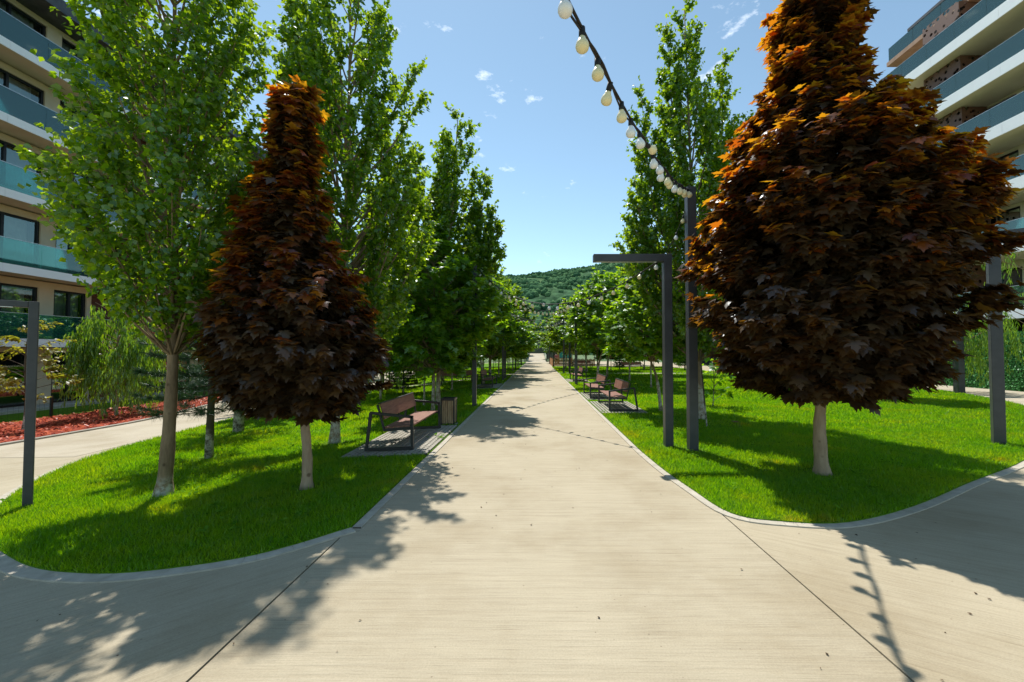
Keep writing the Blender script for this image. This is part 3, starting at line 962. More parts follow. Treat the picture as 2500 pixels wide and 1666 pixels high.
class Tree:
    """trunk with limbs (one mesh) and a crown of single leaves"""

    def __init__(self, name, label, cat, loc, rz, seed, bark='bark', group=None):
        self.root = thing(name, label, cat, loc, rz, group)
        self.r = np.random.default_rng(seed)
        self.wood = MB()
        self.limb = MB()
        self.bark = bark
        self.limb_mat = None
        self.P, self.T, self.N, self.S = [], [], [], []

    def stem(self, pts, r0, r1, n=10, flare=True):
        pts = [np.array(p, float) for p in pts]
        sp = smooth_line(pts, 6)
        L = len(sp)
        rad = []
        for i in range(L):
            t = i / (L - 1)
            q = r0 + (r1 - r0) * t ** 0.9
            if flare and sp[i][2] < 0.22:
                q *= 1 + 0.32 * (1 - max(sp[i][2], 0) / 0.22) ** 2
            rad.append(q * (1 + 0.05 * math.sin(i * 1.7)))
        self.wood.tube(sp, rad, n)
        self.axis = np.array(sp)
        return self.axis

    def axis_at(self, z):
        ax = self.axis
        return np.stack([np.interp(z, ax[:, 2], ax[:, 0]), np.interp(z, ax[:, 2], ax[:, 1]), z], -1)

    def branches(self, prof, nb, rise=0.9, zmin=0.0, ntw=9, tl=0.35, lpt=8, size=0.06, style='poplar', wood_r=0.02, lump=1.0, ztop=None, s0=0.25, wood=True, jit=1.0):
        r = self.r
        pz = np.array([p[0] for p in prof])
        pr = np.array([p[1] for p in prof])
        # choose end heights with weight ~ r
        zz = np.linspace(pz[0], pz[-1], 400)
        wgt = np.interp(zz, pz, pr) + 0.06
        cdf = np.cumsum(wgt)
        cdf /= cdf[-1]
        lf0 = lumps(r)
        lf = lambda a_, b_: 1 + (lf0(a_, b_) - 1) * lump
        for i in range(nb):
            ze = float(np.interp((i + r.uniform(0, 1)) / nb, cdf, zz))
            th = i * 2.39996 + r.normal(0, 0.35)
            re = float(np.interp(ze, pz, pr)) * float(lf(th, ze)) * (r.uniform(*((0.80, 1.07) if style == 'shingle' else (0.80, 1.06))) if r.uniform() < 0.8 else r.uniform(0.4, 0.8))
            zs = max(zmin, ze - rise * re - r.uniform(0.05, 0.3))
            zs = min(zs, ze)
            a = self.axis_at(np.array([zs]))[0]
            c0 = self.axis_at(np.array([ze]))[0]
            e = c0 + np.array([math.cos(th) * re, math.sin(th) * re, 0])
            mid = (a + e) / 2
            if style == 'poplar':
                mid = a * 0.45 + e * 0.55 + np.array([math.cos(th) * re * 0.14, math.sin(th) * re * 0.14, -0.10 * (ze - zs)])
            elif style in ('maple', 'shingle'):
                mid = mid + np.array([0, 0, 0.08 * re])
            s = np.linspace(0, 1, 7)
            pts = bez(a, mid, e, s)
            if wood:
                L = max(np.linalg.norm(e - a), 0.1)
                w0 = min(wood_r, 0.012 * L + 0.004)
                (self.limb if self.limb_mat else self.wood).tube(pts, [w0 * (1 - 0.8 * q) for q in s], 5, cap=False)
            # twigs
            L = np.linalg.norm(e - a)
            nt_ = max(2, int(ntw * (0.5 + 0.5 * L)))
            ts = s0 + (1 - s0) * np.sqrt(r.uniform(0, 1, nt_))
            ts[-1] = 1.0
            tp = bez(a, mid, e, ts)
            tan = unit(2 * (1 - ts)[:, None] * (mid - a) + 2 * ts[:, None] * (e - mid) + 1e-6)
            rad = np.array([math.cos(th), math.sin(th), 0])
            rnd = unit(r.normal(0, 1, (nt_, 3)))
            if style == 'poplar':
                td = unit(tan * 0.75 + rnd * 0.75 + rad * 0.15 + np.array([0, 0, 0.35]))
            elif style == 'maple':
                rnd[:, 2] *= 0.35
                td = unit(tan * 0.5 + rnd * 0.9 + rad * 0.35)
            elif style == 'shingle':
                rnd[:, 2] *= 0.5
                td = unit(tan * 0.8 + rnd * 0.75 + rad * 0.4 + np.array([0, 0, 0.1]))
            elif style == 'willow':
                td = unit(rnd * 0.35 + np.array([0, 0, -1.0]) + rad * 0.2)
            ln = tl * r.uniform(0.5, 1.3, nt_)
            m_ = nt_ * lpt
            ti = np.repeat(np.arange(nt_), lpt)
            q = r.uniform(0.05, 1.0, m_)
            dro = np.zeros((m_, 3))
            if style == 'willow':
                dro = np.stack([np.zeros(m_), np.zeros(m_), -0.25 * q * q * ln[ti]], -1)
            p = tp[ti] + td[ti] * (ln[ti] * q)[:, None] + dro + r.normal(0, 0.022 * jit, (m_, 3))
            rn = unit(r.normal(0, 1, (m_, 3)))
            out_ = unit((p - self.axis_at(np.clip(p[:, 2], self.axis[0, 2], self.axis[-1, 2]))) * np.array([1, 1, 0.3]))
            if style == 'poplar':
                tipd = rn * 0.8 + out_ * 0.5 + np.array([0, 0, -0.45])
                nm = rn[::-1] * 0.9 + np.array([0, 0, 0.55]) + out_ * 0.35
            elif style == 'maple':
                tipd = rn * 0.55 + out_ * 0.7 + np.array([0, 0, -0.30])
                nm = rn[::-1] * 0.40 + np.array([0, 0, 1.0]) + out_ * 0.35
            elif style == 'shingle':
                tipd = rn * 0.50 + out_ * 0.85 + np.array([0, 0, -0.34])
                nm = rn[::-1] * 0.36 + np.array([0, 0, 0.8]) + out_ * 0.55
            else:
                tipd = rn * 0.35 + np.array([0, 0, -1.0]) + td[ti] * 0.3
                nm = rn[::-1] + out_ * 0.5
            self.P.append(p)
            self.T.append(tipd)
            self.N.append(nm)
            self.S.append(size * r.uniform(0.65, 1.25, m_))
        return self

    def finish(self, mat, T=POPLAR_T, F=POPLAR_F, young=None, yz=None):
        self.wood.build('trunk', M[self.bark], self.root, smooth=True)
        if self.limb_mat:
            self.limb.build('limbs', M[self.limb_mat], self.root, smooth=True)
        P, tp, nm, sz = (np.concatenate(a) for a in (self.P, self.T, self.N, self.S))
        k = P[:, 2] > 0.12
        P, tp, nm, sz = P[k], tp[k], nm[k], sz[k]
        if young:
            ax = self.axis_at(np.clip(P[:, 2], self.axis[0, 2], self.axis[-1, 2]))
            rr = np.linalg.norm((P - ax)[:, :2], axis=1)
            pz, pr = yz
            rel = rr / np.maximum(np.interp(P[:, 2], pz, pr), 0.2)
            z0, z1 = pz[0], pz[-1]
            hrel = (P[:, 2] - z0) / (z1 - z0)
            pr_ = np.clip((rel - 0.80) * 2.6, 0, 1) * np.clip((hrel - 0.20) * 4.0, 0, 1) + np.clip((hrel - 0.88) * 6, 0, 1)  # more orange leaves at rim and top: young shoots plus painted backlight
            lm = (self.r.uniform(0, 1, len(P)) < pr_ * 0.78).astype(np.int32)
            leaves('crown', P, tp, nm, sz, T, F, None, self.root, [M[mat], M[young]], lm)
        else:
            leaves('crown', P, tp, nm, sz, T, F, M[mat], self.root)
        return self.root


# ---- the big poplar on the left
t = Tree('poplar_tree', 'big pale-barked poplar on the left lawn, nearest poplar to the left edge of the photo', 'tree', on(-4.86, 5.43), 0, 21, 'bark')
t.stem([(0, 0, -0.1), (0.04, 0.02, 0.8), (0.07, 0.02, 2.0), (0.02, 0.05, 3.6), (-0.08, 0.1, 5.6), (-0.10, 0.1, 8.3)], 0.090, 0.012)
P1 = [(2.15, 0.22), (2.45, 0.52), (2.9, 0.84), (3.4, 1.06), (3.9, 1.14), (4.8, 1.02), (5.6, 0.96), (6.5, 0.90), (7.5, 0.75), (8.4, 0.2)]
t.branches(P1, 150, rise=1.25, zmin=1.80, ntw=15, tl=0.38, lpt=12, size=0.078, wood_r=0.018, s0=0.15, lump=0.45)
t.axis = t.axis + np.array([-0.02, 0, 0]) * np.clip((t.axis[:, 2:3] - 2.5) / 1.5, 0, 1)
t.branches([(3.2, 0.8), (4.2, 1.2), (5.6, 0.9), (7.0, 0.8), (8.2, 0.3)], 10, rise=1.0, zmin=2.4, ntw=16, tl=0.38, lpt=12, size=0.078, wood=False, s0=0.05)
for pts, r0_ in (([(0.05, 0.02, 1.95), (-0.28, -0.02, 2.35), (-0.85, -0.1, 2.75)], 0.030), ([(0.06, 0.02, 1.9), (0.22, 0.05, 2.2), (0.20, 0.1, 3.0)], 0.034), ([(0.03, 0.05, 3.3), (-0.35, 0.0, 4.3), (-0.6, 0.0, 5.6)], 0.036), ([(0.0, 0.05, 3.6), (-0.12, 0.0, 4.4), (-0.45, -0.1, 6.0)], 0.030)):
    t.wood.tube(smooth_line(pts, 5), [r0_ * (1 - 0.06 * q) for q in range(11)], 7, cap=False)
t.finish('poplar_leaf')

# ---- second poplar, behind the left red maple
t = Tree('poplar_tree', 'tall poplar rising right behind the smaller red maple on the left lawn', 'tree', on(-4.07, 8.37), 0, 22, 'bark_lime')
t.stem([(0, 0, -0.1), (0.05, 0, 1.2), (0.12, 0, 3.0), (0.2, 0, 6), (0.22, 0, 10.5)], 0.105, 0.012)
t.branches([(1.6, 0.5), (2.4, 1.15), (3.6, 1.35), (5.2, 1.5), (6.6, 1.35), (8.0, 1.0), (9.2, 0.6), (10.6, 0.06)], 150, rise=1.6, zmin=1.4, ntw=16, tl=0.4, lpt=12, size=0.095, wood_r=0.035)
ax0 = t.axis
t.stem([(0.1, 0, 3.0), (-0.6, 0.1, 5.0), (-0.85, 0.1, 7.2), (-0.95, 0.1, 9.6)], 0.05, 0.008, 7, False)
t.branches([(5.0, 0.5), (7.0, 0.5), (8.6, 0.34), (9.8, 0.05)], 46, rise=1.6, zmin=4, ntw=15, tl=0.34, lpt=12, size=0.095)
t.axis = ax0
t.finish('poplar_leaf')

# ---- poplar on the right, several leaders
t = Tree('poplar_tree', 'tall many-topped poplar on the right lawn, behind the taller string-light post', 'tree', on(4.26, 10.78), 0, 23, 'bark_lime')
t.stem([(0, 0, -0.1), (-0.03, 0, 1.2), (-0.10, 0, 3.0), (-0.18, 0, 6), (-0.32, 0, 10.9)], 0.115, 0.012)
t.branches([(1.7, 0.5), (2.4, 1.2), (3.6, 1.55), (5.0, 1.5), (6.4, 1.15), (7.8, 0.75), (9.4, 0.42), (11.0, 0.06)], 150, rise=1.7, zmin=1.5, ntw=16, tl=0.38, lpt=12, size=0.098, wood_r=0.035)
ax0 = t.axis
for tx, ty, zt, zs, rr, nb in ((-1.45, 0.2, 8.9, 3.0, 0.45, 34), (0.75, 0.1, 9.8, 3.4, 0.42, 32), (1.25, -0.2, 7.9, 2.6, 0.36, 24), (-0.72, 0.25, 10.75, 5.5, 0.32, 26), (-1.75, -0.3, 6.2, 2.4, 0.4, 24)):
    t.stem([(-0.1, 0, zs), (tx * 0.75, ty * 0.75, zs + (zt - zs) * 0.42), (tx, ty, zt)], 0.035, 0.006, 6, False)
    t.branches([(zs + (zt - zs) * 0.35, rr), (zs + (zt - zs) * 0.7, rr * 0.75), (zt, 0.05)], nb, rise=1.5, zmin=zs, ntw=14, tl=0.30, lpt=11, size=0.095)
t.axis = ax0
t.finish('poplar_leaf')

# ---- poplar group further along on the left
t = Tree('poplar_tree', 'poplar with several pointed tops above the dark green maple by the near left bench', 'tree', on(-3.30, 13.9), 0, 24, 'bark_lime')
t.stem([(0, 0, -0.1), (0.02, 0, 1.5), (0.2, 0, 4), (0.45, 0, 7), (0.62, 0, 10.0)], 0.085, 0.010)
t.branches([(2.6, 1.2), (3.8, 1.6), (5.0, 1.4), (6.4, 1.05), (7.6, 0.7), (9.0, 0.42), (10.1, 0.06)], 110, rise=1.6, zmin=2, ntw=14, tl=0.40, lpt=11, size=0.125)
ax0 = t.axis
for tx, ty, zt, zs, rr, nb in ((-0.85, 0.1, 9.0, 3.2, 0.5, 26), (1.55, 0.1, 8.1, 3.0, 0.45, 24), (1.95, -0.1, 6.6, 2.8, 0.5, 22), (0.05, 0.3, 9.2, 4.5, 0.34, 20)):
    t.stem([(0.1, 0, zs), (tx * 0.8, ty * 0.8, zs + (zt - zs) * 0.45), (tx, ty, zt)], 0.03, 0.006, 6, False)
    t.branches([(zs + (zt - zs) * 0.3, rr), (zs + (zt - zs) * 0.7, rr * 0.7), (zt, 0.05)], int(nb * 1.2), rise=1.5, zmin=zs, ntw=14, tl=0.32, lpt=11, size=0.12)
t.axis = ax0
t.finish('poplar_leaf')

# ---- the two crimson maples
PM1 = [(0.98, 0.25), (1.10, 0.54), (1.35, 0.78), (1.7, 0.94), (2.1, 0.95), (2.5, 0.76), (3.0, 0.50), (3.5, 0.36), (4.0, 0.21), (4.5, 0.16), (5.0, 0.16), (5.28, 0.05)]
t = Tree('maple_tree', 'smaller conical red maple with slim spire top on the left lawn', 'tree', on(-3.01, 5.46), 0, 31, 'bark_pale')
t.limb_mat = 'twig_dark'
t.stem([(0, 0, -0.1), (0.0, 0, 0.5), (-0.08, 0, 1.2), (-0.20, 0, 2.3), (-0.28, 0, 3.2), (-0.26, 0, 4.4), (-0.24, 0, 5.2)], 0.072, 0.012)
t.branches(PM1, 310, rise=0.55, zmin=1.0, ntw=11, tl=0.19, lpt=8, size=0.120, style='shingle', s0=0.40, lump=0.55)
t.branches([(p[0], p[1] * 1.18 + 0.03) for p in PM1], 34, rise=0.5, zmin=1.0, ntw=8, tl=0.20, lpt=7, size=0.125, style='shingle', s0=0.6, lump=0.8)
t.branches([(p[0], p[1] * 0.7) for p in PM1], 90, rise=0.5, zmin=1.0, ntw=9, tl=0.22, lpt=8, size=0.15, style='shingle', s0=0.3, lump=0.4, wood=False)
ax0 = t.axis
t.stem([(-0.1, 0, 2.2), (-0.45, -0.02, 3.2), (-0.62, -0.02, 4.02)], 0.02, 0.006, 6, False)
t.branches([(3.1, 0.26), (3.6, 0.24), (4.05, 0.05)], 26, rise=0.7, zmin=2.6, ntw=8, tl=0.2, lpt=7, size=0.13, style='shingle', lump=0.5)
t.axis = ax0
t.finish('red_leaf', MAPLE_T, MAPLE_F, young='young_backlit_leaf', yz=([p[0] for p in PM1], [p[1] for p in PM1]))

PM2 = [(1.12, 0.45), (1.25, 0.92), (1.6, 1.26), (2.1, 1.46), (2.8, 1.54), (3.6, 1.52), (4.1, 1.40), (4.5, 1.18), (4.9, 0.92), (5.3, 0.60), (5.8, 0.46), (6.4, 0.40), (6.9, 0.40), (7.3, 0.06)]
t = Tree('maple_tree', 'large broad red maple with smooth pale trunk on the right lawn', 'tree', on(4.08, 5.95), 0, 32, 'bark_pale')
t.limb_mat = 'twig_dark'
t.stem([(0, 0, -0.1), (-0.03, 0, 0.6), (0.0, 0, 1.1), (0.10, 0.02, 2.4), (0.04, 0.04, 4.0), (0.0, 0, 5.4), (0.0, 0, 7.1)], 0.098, 0.012)
t.branches(PM2, 620, rise=0.5, zmin=1.15, ntw=11, tl=0.24, lpt=8, size=0.138, style='shingle', s0=0.5, lump=0.28)
t.branches([(p[0], p[1] * 1.10 + 0.03) for p in PM2], 46, rise=0.5, zmin=1.15, ntw=8, tl=0.24, lpt=7, size=0.145, style='shingle', s0=0.6, lump=0.5)
t.branches([(p[0], p[1] * 0.72) for p in PM2], 190, rise=0.5, zmin=1.15, ntw=9, tl=0.26, lpt=8, size=0.17, style='shingle', s0=0.35, lump=0.4, wood=False)
t.finish('red_leaf', MAPLE_T, MAPLE_F, young='young_backlit_leaf', yz=([p[0] for p in PM2], [p[1] for p in PM2]))


# ---- pines
def needles(P, D, n, ln, wd, r):
    m = len(P)
    ti = np.repeat(np.arange(m), n)
    d = unit(D[ti] * 0.7 + unit(r.normal(0, 1, (m * n, 3))) * 0.9)
    b = P[ti] + r.normal(0, 0.01, (m * n, 3))
    s = unit(np.cross(d, unit(r.normal(0, 1, (m * n, 3))))) * wd
    tip = b + d * (ln * r.uniform(0.7, 1.2, m * n))[:, None]
    return np.stack([b - s, b + s, tip], 1).reshape(-1, 3)


def conifer(name, label, loc, seed, H, zc, prof, whorls, nper, mat, nn=34, ln=0.09, wd=0.0022, droop=0.1, r0=0.05, rz=0, bark='bark_dark', group=None, tuft=0.05):
    r = np.random.default_rng(seed)
    root = thing(name, label, 'tree', loc, rz, group)
    wd_ = MB()
    wd_.tube([(0, 0, -0.1), (0.02, 0, H * 0.3), (0, 0.02, H * 0.6), (0, 0, H)], [r0 * 1.15, r0 * 0.85, r0 * 0.5, 0.008], 8)
    P, D = [], []
    pz = [p[0] for p in prof]
    pr = [p[1] for p in prof]
    for i in range(whorls):
        z = zc + (H - zc) * (i + r.uniform(-.2, .2)) / whorls
        R_ = np.interp(z, pz, pr)
        for k in range(nper):
            th = k * 6.283 / nper + i * 1.1 + r.uniform(-.3, .3)
            L = R_ * r.uniform(0.7, 1.1)
            d = np.array([math.cos(th), math.sin(th), 0])
            a = np.array([0, 0, z])
            e = a + d * L + np.array([0, 0, (-droop + 0.25) * L * 0.5])
            mid = a + d * L * 0.55 + np.array([0, 0, -droop * L])
            wd_.tube(bez(a, mid, e, np.linspace(0, 1, 5)), [0.012, 0.010, 0.008, 0.006, 0.004], 4, cap=False)
            ns = max(3, int(L / tuft))
            s = r.uniform(0.22, 1.0, ns)
            p = bez(a, mid, e, s)
            side = np.cross(d, [0, 0, 1])
            lat = r.uniform(-1, 1, ns) * 0.30 * L * (1.05 - s)
            p = p + side[None] * lat[:, None]
            P.append(p)
            D.append(unit(np.tile(d * 0.8, (ns, 1)) + side[None] * np.sign(lat)[:, None] * 0.6 + np.array([0, 0, 0.25])))
    wd_.build('trunk', M[bark], root, smooth=True)
    V = needles(np.concatenate(P), np.concatenate(D), nn, ln, wd, r)
    np_mesh('crown', V, np.arange(len(V)), 3, M[mat], root)
    return root


conifer('pine_tree', 'dark pine with white-flecked trunk between the big poplar and the smaller red maple', on(-5.87, 7.46), 41, 3.5, 0.85, [(0.8, 1.15), (1.6, 1.2), (2.6, 0.8), (3.5, 0.1)], 11, 7, 'needle', nn=26, ln=0.13, wd=0.0028, r0=0.062)
conifer('pine_tree', 'thick-trunked dark pine behind the white-flecked pine on the left lawn', on(-7.28, 10.15), 42, 3.7, 1.1, [(1.0, 1.4), (1.8, 1.3), (2.8, 0.8), (3.7, 0.1)], 11, 7, 'needle', nn=26, ln=0.14, wd=0.0034, r0=0.11)
sp1 = conifer('spruce_tree', 'small dark spruce on a thin stem left of the near left bench', on(-5.92, 13.51), 43, 1.75, 0.50, [(0.45, 0.62), (0.9, 0.5), (1.75, 0.05)], 13, 9, 'spruce_needle', nn=22, ln=0.06, wd=0.0035, r0=0.045, tuft=0.03)
sp2 = conifer('spruce_tree', 'bushy dark spruce beside the diagonal footpath left of the near bench', on(-5.93, 18.41), 44, 2.35, 0.38, [(0.35, 0.95), (0.9, 0.85), (1.5, 0.6), (2.35, 0.05)], 16, 9, 'spruce_needle', nn=20, ln=0.08, wd=0.005, r0=0.05, tuft=0.035)
dup(sp2, on(14.56, 40.63), 1.0, 'dark spruce beyond the cross footpath, seen left of the string-light post', scale=1.5)
dup(sp2, on(-6.6, 33.5), 2.0, 'dark spruce beyond the pair of benches on the left', scale=0.95)
dup(sp2, on(8.2, 41), 3.0, 'small dark spruce between trunks beyond the far right cross footpath', scale=0.8)
dup(sp1, on(-17.3, 12.4), 0.6, 'small dark spruce at the fence behind the yellow-green tree', scale=1.0)


# ---- willows
def willow(label, loc, seed, H, Rr, rz=0, size=0.13, nb=26, bark='bark_lime', lpt=16, hang=1.0, group=None):
    t = Tree('willow_tree', label, 'tree', loc, rz, seed, bark, group)
    t.stem([(0, 0, -0.1), (0.02, 0, H * 0.3), (-0.03, 0.02, H * 0.6), (0.02, 0, H * 0.97)], 0.05, 0.012, 8)
    t.branches([(H * 0.45, Rr * 0.7), (H * 0.65, Rr), (H * 0.85, Rr * 0.8), (H, Rr * 0.3)], nb, rise=0.5, zmin=H * 0.38, ntw=9, tl=hang, lpt=lpt, size=size, style='willow', s0=0.35, jit=1.4)
    return t.finish('willow_leaf', WILLOW_T, POPLAR_F)


w1 = willow('bright green weeping willow in the red mulch bed by the left building', on(-14.93, 14.75), 51, 4.2, 1.35, size=0.24, nb=40, hang=1.25, lpt=26)
w2 = willow('slim weeping willow on the left lawn right of the small spruce', on(-6.22, 16.52), 52, 4.3, 1.5, size=0.20, nb=34, hang=1.1, lpt=18)
dup(w2, on(18.7, 18.3), 2.1, 'feathery willow beside the short dark post, in front of the green screen hedge', scale=1.02)
dup(w2, on(-3.0, 46), 1.0, 'pale weeping willow in the far left row near the bridge', scale=0.9)
dup(w2, on(-4.6, 44), 2.6, 'second pale weeping willow left of its twin near the bridge', scale=0.95)
dup(w2, on(-7.8, 22.0), 4.0, 'weeping willow behind the bushy spruce, over the diagonal footpath', scale=1.1)
willow('willow with a few loose sprigs hanging behind the arm of the right-hand arched lamp', on(13.75, 11.0), 53, 5.2, 1.75, size=0.15, nb=12, hang=0.6, lpt=9)

# ---- yellow tree and purple plum by the left building
t = Tree('young_tree', 'small yellow-green tree in the mulch bed behind the left arched lamp post', 'tree', on(-14.85, 12.04), 0, 61, 'bark_dark')
t.stem([(0, 0, -0.1), (0.05, 0, 0.9), (-0.03, 0, 1.9), (0.05, 0, 3.0)], 0.05, 0.010, 8)
t.branches([(1.0, 0.6), (1.7, 0.95), (2.3, 0.75), (3.15, 0.25)], 20, rise=0.15, zmin=0.8, ntw=7, tl=0.35, lpt=11, size=0.13, style='maple', s0=0.3)
t.finish('gold_leaf', OVAL_T, POPLAR_F)
t = Tree('plum_tree', 'purple-leaved plum tree in front of the brown cladding of the left building', 'tree', on(-17.0, 17.4), 0, 62, 'bark_dark')
t.stem([(0, 0, -0.1), (0.02, 0, 1.2), (0.0, 0, 3.1)], 0.06, 0.012, 8)
t.branches([(1.6, 1.0), (2.3, 1.4), (3.0, 1.0), (3.5, 0.3)], 36, rise=0.5, zmin=1.2, ntw=8, tl=0.35, lpt=10, size=0.13, style='maple')
t.finish('plum_leaf', OVAL_T, POPLAR_F)


# ---- round green maples along the promenade
def green_maple(label, loc, seed, H, zc, Rr, mat='maple_leaf', nb=110, size=0.15, bark='bark_lime', lean=(0, 0), rz=0, T=LITE_T, F=LITE_F, r0=0.06, lpt=9, ntw=11):
    t = Tree('maple_tree', label, 'tree', loc, rz, seed, bark)
    t.stem([(0, 0, -0.1), (lean[0] * 0.35, lean[1] * 0.35, zc * 0.6), (lean[0], lean[1], zc * 1.2), (lean[0], lean[1], H * 0.96)], r0, 0.010, 8)
    t.branches([(zc, Rr * 0.62), (zc + (H - zc) * 0.16, Rr * 0.96), (zc + (H - zc) * 0.36, Rr), (zc + (H - zc) * 0.62, Rr * 0.74), (zc + (H - zc) * 0.85, Rr * 0.38), (H, 0.06)], nb, rise=0.6, zmin=zc * 0.95,
               ntw=ntw, tl=0.36, lpt=lpt, size=size, style='maple', s0=0.35)
    return t.finish(mat, T, F)


gm1 = green_maple('dense dark green maple whose low crown hangs over the near left bench and bin', on(-3.18, 12.75), 71, 5.8, 1.20, 1.80, nb=160, size=0.16)
gm2 = green_maple('small green maple with leaning limewashed trunk left of the right arched lamp', on(3.67, 12.19), 72, 4.5, 1.55, 1.35, lean=(-0.32, 0.1), nb=105, size=0.15)
gm3 = green_maple('bright lime green maple beyond the dark maple on the left', on(-4.16, 16.87), 73, 5.6, 1.5, 1.4, 'lime_leaf', nb=88, size=0.17, r0=0.045)
gm4 = green_maple('lime green maple on the right lawn over the two near right benches', on(5.57, 20.17), 74, 5.4, 1.6, 1.75, 'lime_leaf', nb=96, size=0.18, r0=0.05)
pop5 = Tree('poplar_tree', 'full poplar behind the smaller red maple and its tall poplar, at the left lane', 'tree', on(-8.9, 15.6), 0, 75, 'bark_lime')
pop5.stem([(0, 0, -0.1), (0.02, 0, 2), (0, 0.05, 5), (0, 0, 9.0)], 0.08, 0.012, 8)
pop5.branches([(1.8, 0.7), (2.8, 1.4), (4.2, 1.55), (5.8, 1.25), (7.4, 0.8), (9.2, 0.1)], 120, rise=1.4, zmin=1.5, ntw=13, tl=0.42, lpt=11, size=0.13)
pop5 = pop5.finish('poplar_leaf')

ROW_L = 'trees in the left rows along the promenade'
ROW_R = 'trees in the right rows along the promenade'
far_spots = [
    # proto, x, y, rot, scale, label, group
    (gm3, -3.78, 13.95, 1.2, 0.92, 'slender lime maple with thin grey trunk just left of the dark maple by the bin', ROW_L),
    (gm1, -4.06, 19.9, 2.2, 0.95, 'dark maple with thin white trunk standing before the pair of benches on the left', ROW_L),
    (gm2, -3.0, 23.5, 0.5, 1.5, 'bushy green maple just past the second bench on the left', ROW_L),
    (gm3, -4.02, 25.7, 3.2, 1.2, 'lime maple with limewashed trunk behind the second left bench', ROW_L),
    (gm1, -2.62, 28.7, 4.1, 1.2, 'dark maple with limewashed trunk beside the two thin left poles', ROW_L),
    (gm2, -3.64, 32.1, 5.2, 1.5, 'tall green maple at the start of the far left lawn', ROW_L),
    (gm3, -2.2, 38.2, 0.9, 1.45, 'lime maple leaning over the path past the left footpath', ROW_L),
    (gm1, -3.0, 43.5, 1.9, 1.25, 'dark maple in the far left row before the willows', ROW_L),
    (gm2, -2.4, 52.0, 2.9, 1.35, 'green maple in the far left row just past the willows', ROW_L),
    (gm3, -2.6, 58.5, 3.9, 1.25, 'lime maple near the far end of the left row', ROW_L),
    (gm1, -2.9, 66.0, 4.9, 1.25, 'last dark maple of the left row before the bridge', ROW_L),
    (pop5, -2.95, 26.4, 0.3, 0.93, 'poplar rising above the maples beside the two thin left poles', ROW_L),
    (pop5, -7.4, 19.8, 1.0, 0.95, 'poplar behind the slim willow on the left', ROW_L),
    (pop5, -6.2, 27.5, 2.0, 1.0, 'poplar behind the pair of left benches', ROW_L),
    (pop5, -7.6, 36.0, 3.0, 1.1, 'poplar on the far left lawn by the lane', ROW_L),
    (pop5, -5.2, 40.5, 4.0, 1.0, 'poplar on the far left lawn nearer the promenade', ROW_L),
    (pop5, -7.0, 54.0, 5.0, 1.2, 'poplar far off left of the bridge approach', ROW_L),
    (pop5, -5.0, 64.0, 5.6, 1.15, 'farthest poplar of the left side', ROW_L),
    (gm2, -11.4, 24.5, 1.4, 1.5, 'bushy maple on the far side of the left lane', ROW_L),
    (pop5, -14.0, 34.0, 0.4, 1.05, 'poplar across the left lane by the red bed', ROW_L),
    (gm4, 5.6, 24.95, 1.5, 1.28, 'lime maple with limewashed trunk in the middle of the right lawn', ROW_R),
    (gm2, 4.9, 29.0, 2.5, 1.6, 'green maple with thin trunk right of the third right bench', ROW_R),
    (gm2, 3.0, 20.9, 3.5, 1.28, 'green maple whose crown hides the top of the pole by the third right bench', ROW_R),
    (gm4, 4.7, 32.0, 4.5, 1.3, 'lime maple with limewashed trunk at the right cross footpath', ROW_R),
    (gm2, 4.4, 36.2, 5.5, 1.6, 'green maple just past the right cross footpath', ROW_R),
    (gm1, 6.96, 38.7, 0.4, 0.95, 'dark maple behind the far right bench', ROW_R),
    (gm4, 3.2, 40.0, 1.3, 1.3, 'lime maple nearest the path past the right cross footpath', ROW_R),
    (gm2, 3.2, 45.5, 2.3, 1.6, 'green maple beside the picket fence', ROW_R),
    (gm4, 4.3, 52.5, 3.3, 1.1, 'lime maple behind the picket fence corner', ROW_R),
    (gm1, 5.5, 58.0, 4.3, 1.2, 'dark maple inside the fenced playground', ROW_R),
    (gm2, 3.4, 66.0, 5.3, 1.4, 'green maple beyond the playground near the bridge', ROW_R),
    (gm4, 9.6, 31.5, 0.7, 1.35, 'lime maple right of the middle of the right lawn', ROW_R),
    (gm2, 11.2, 43.0, 1.7, 1.3, 'green maple behind the far right bench, near the lane', ROW_R),
    (gm4, 13.57, 47.9, 2.7, 1.1, 'lime maple with white trunk by the far right lane', ROW_R),
    (gm1, 9.0, 52.0, 3.7, 1.2, 'dark maple in the far back of the right lawn', ROW_R),
    (gm2, 15.0, 31.0, 4.7, 1.3, 'green maple behind the string-light post, by the right lane', ROW_R),
    (gm1, 10.69, 19.62, 5.7, 0.85, 'dark-trunked maple hidden behind the large red maple', ROW_R),
    (gm2, 13.44, 15.45, 0.2, 0.95, 'maple with white trunk foot right of the large red maple', ROW_R),
    (pop5, 19.5, 44.0, 1.1, 0.9, 'poplar across the right lane before the second building', ROW_R),
    (pop5, 7.5, 62.0, 2.1, 1.0, 'poplar standing behind the playground', ROW_R),
    (pop5, 12.5, 58.0, 3.1, 1.0, 'poplar far off on the right behind the lawn', ROW_R),
]
for pr_, x_, y_, rz_, sc_, lb_, gp_ in far_spots:
    dup(pr_, on(x_, y_), rz_, lb_, gp_, sc_)
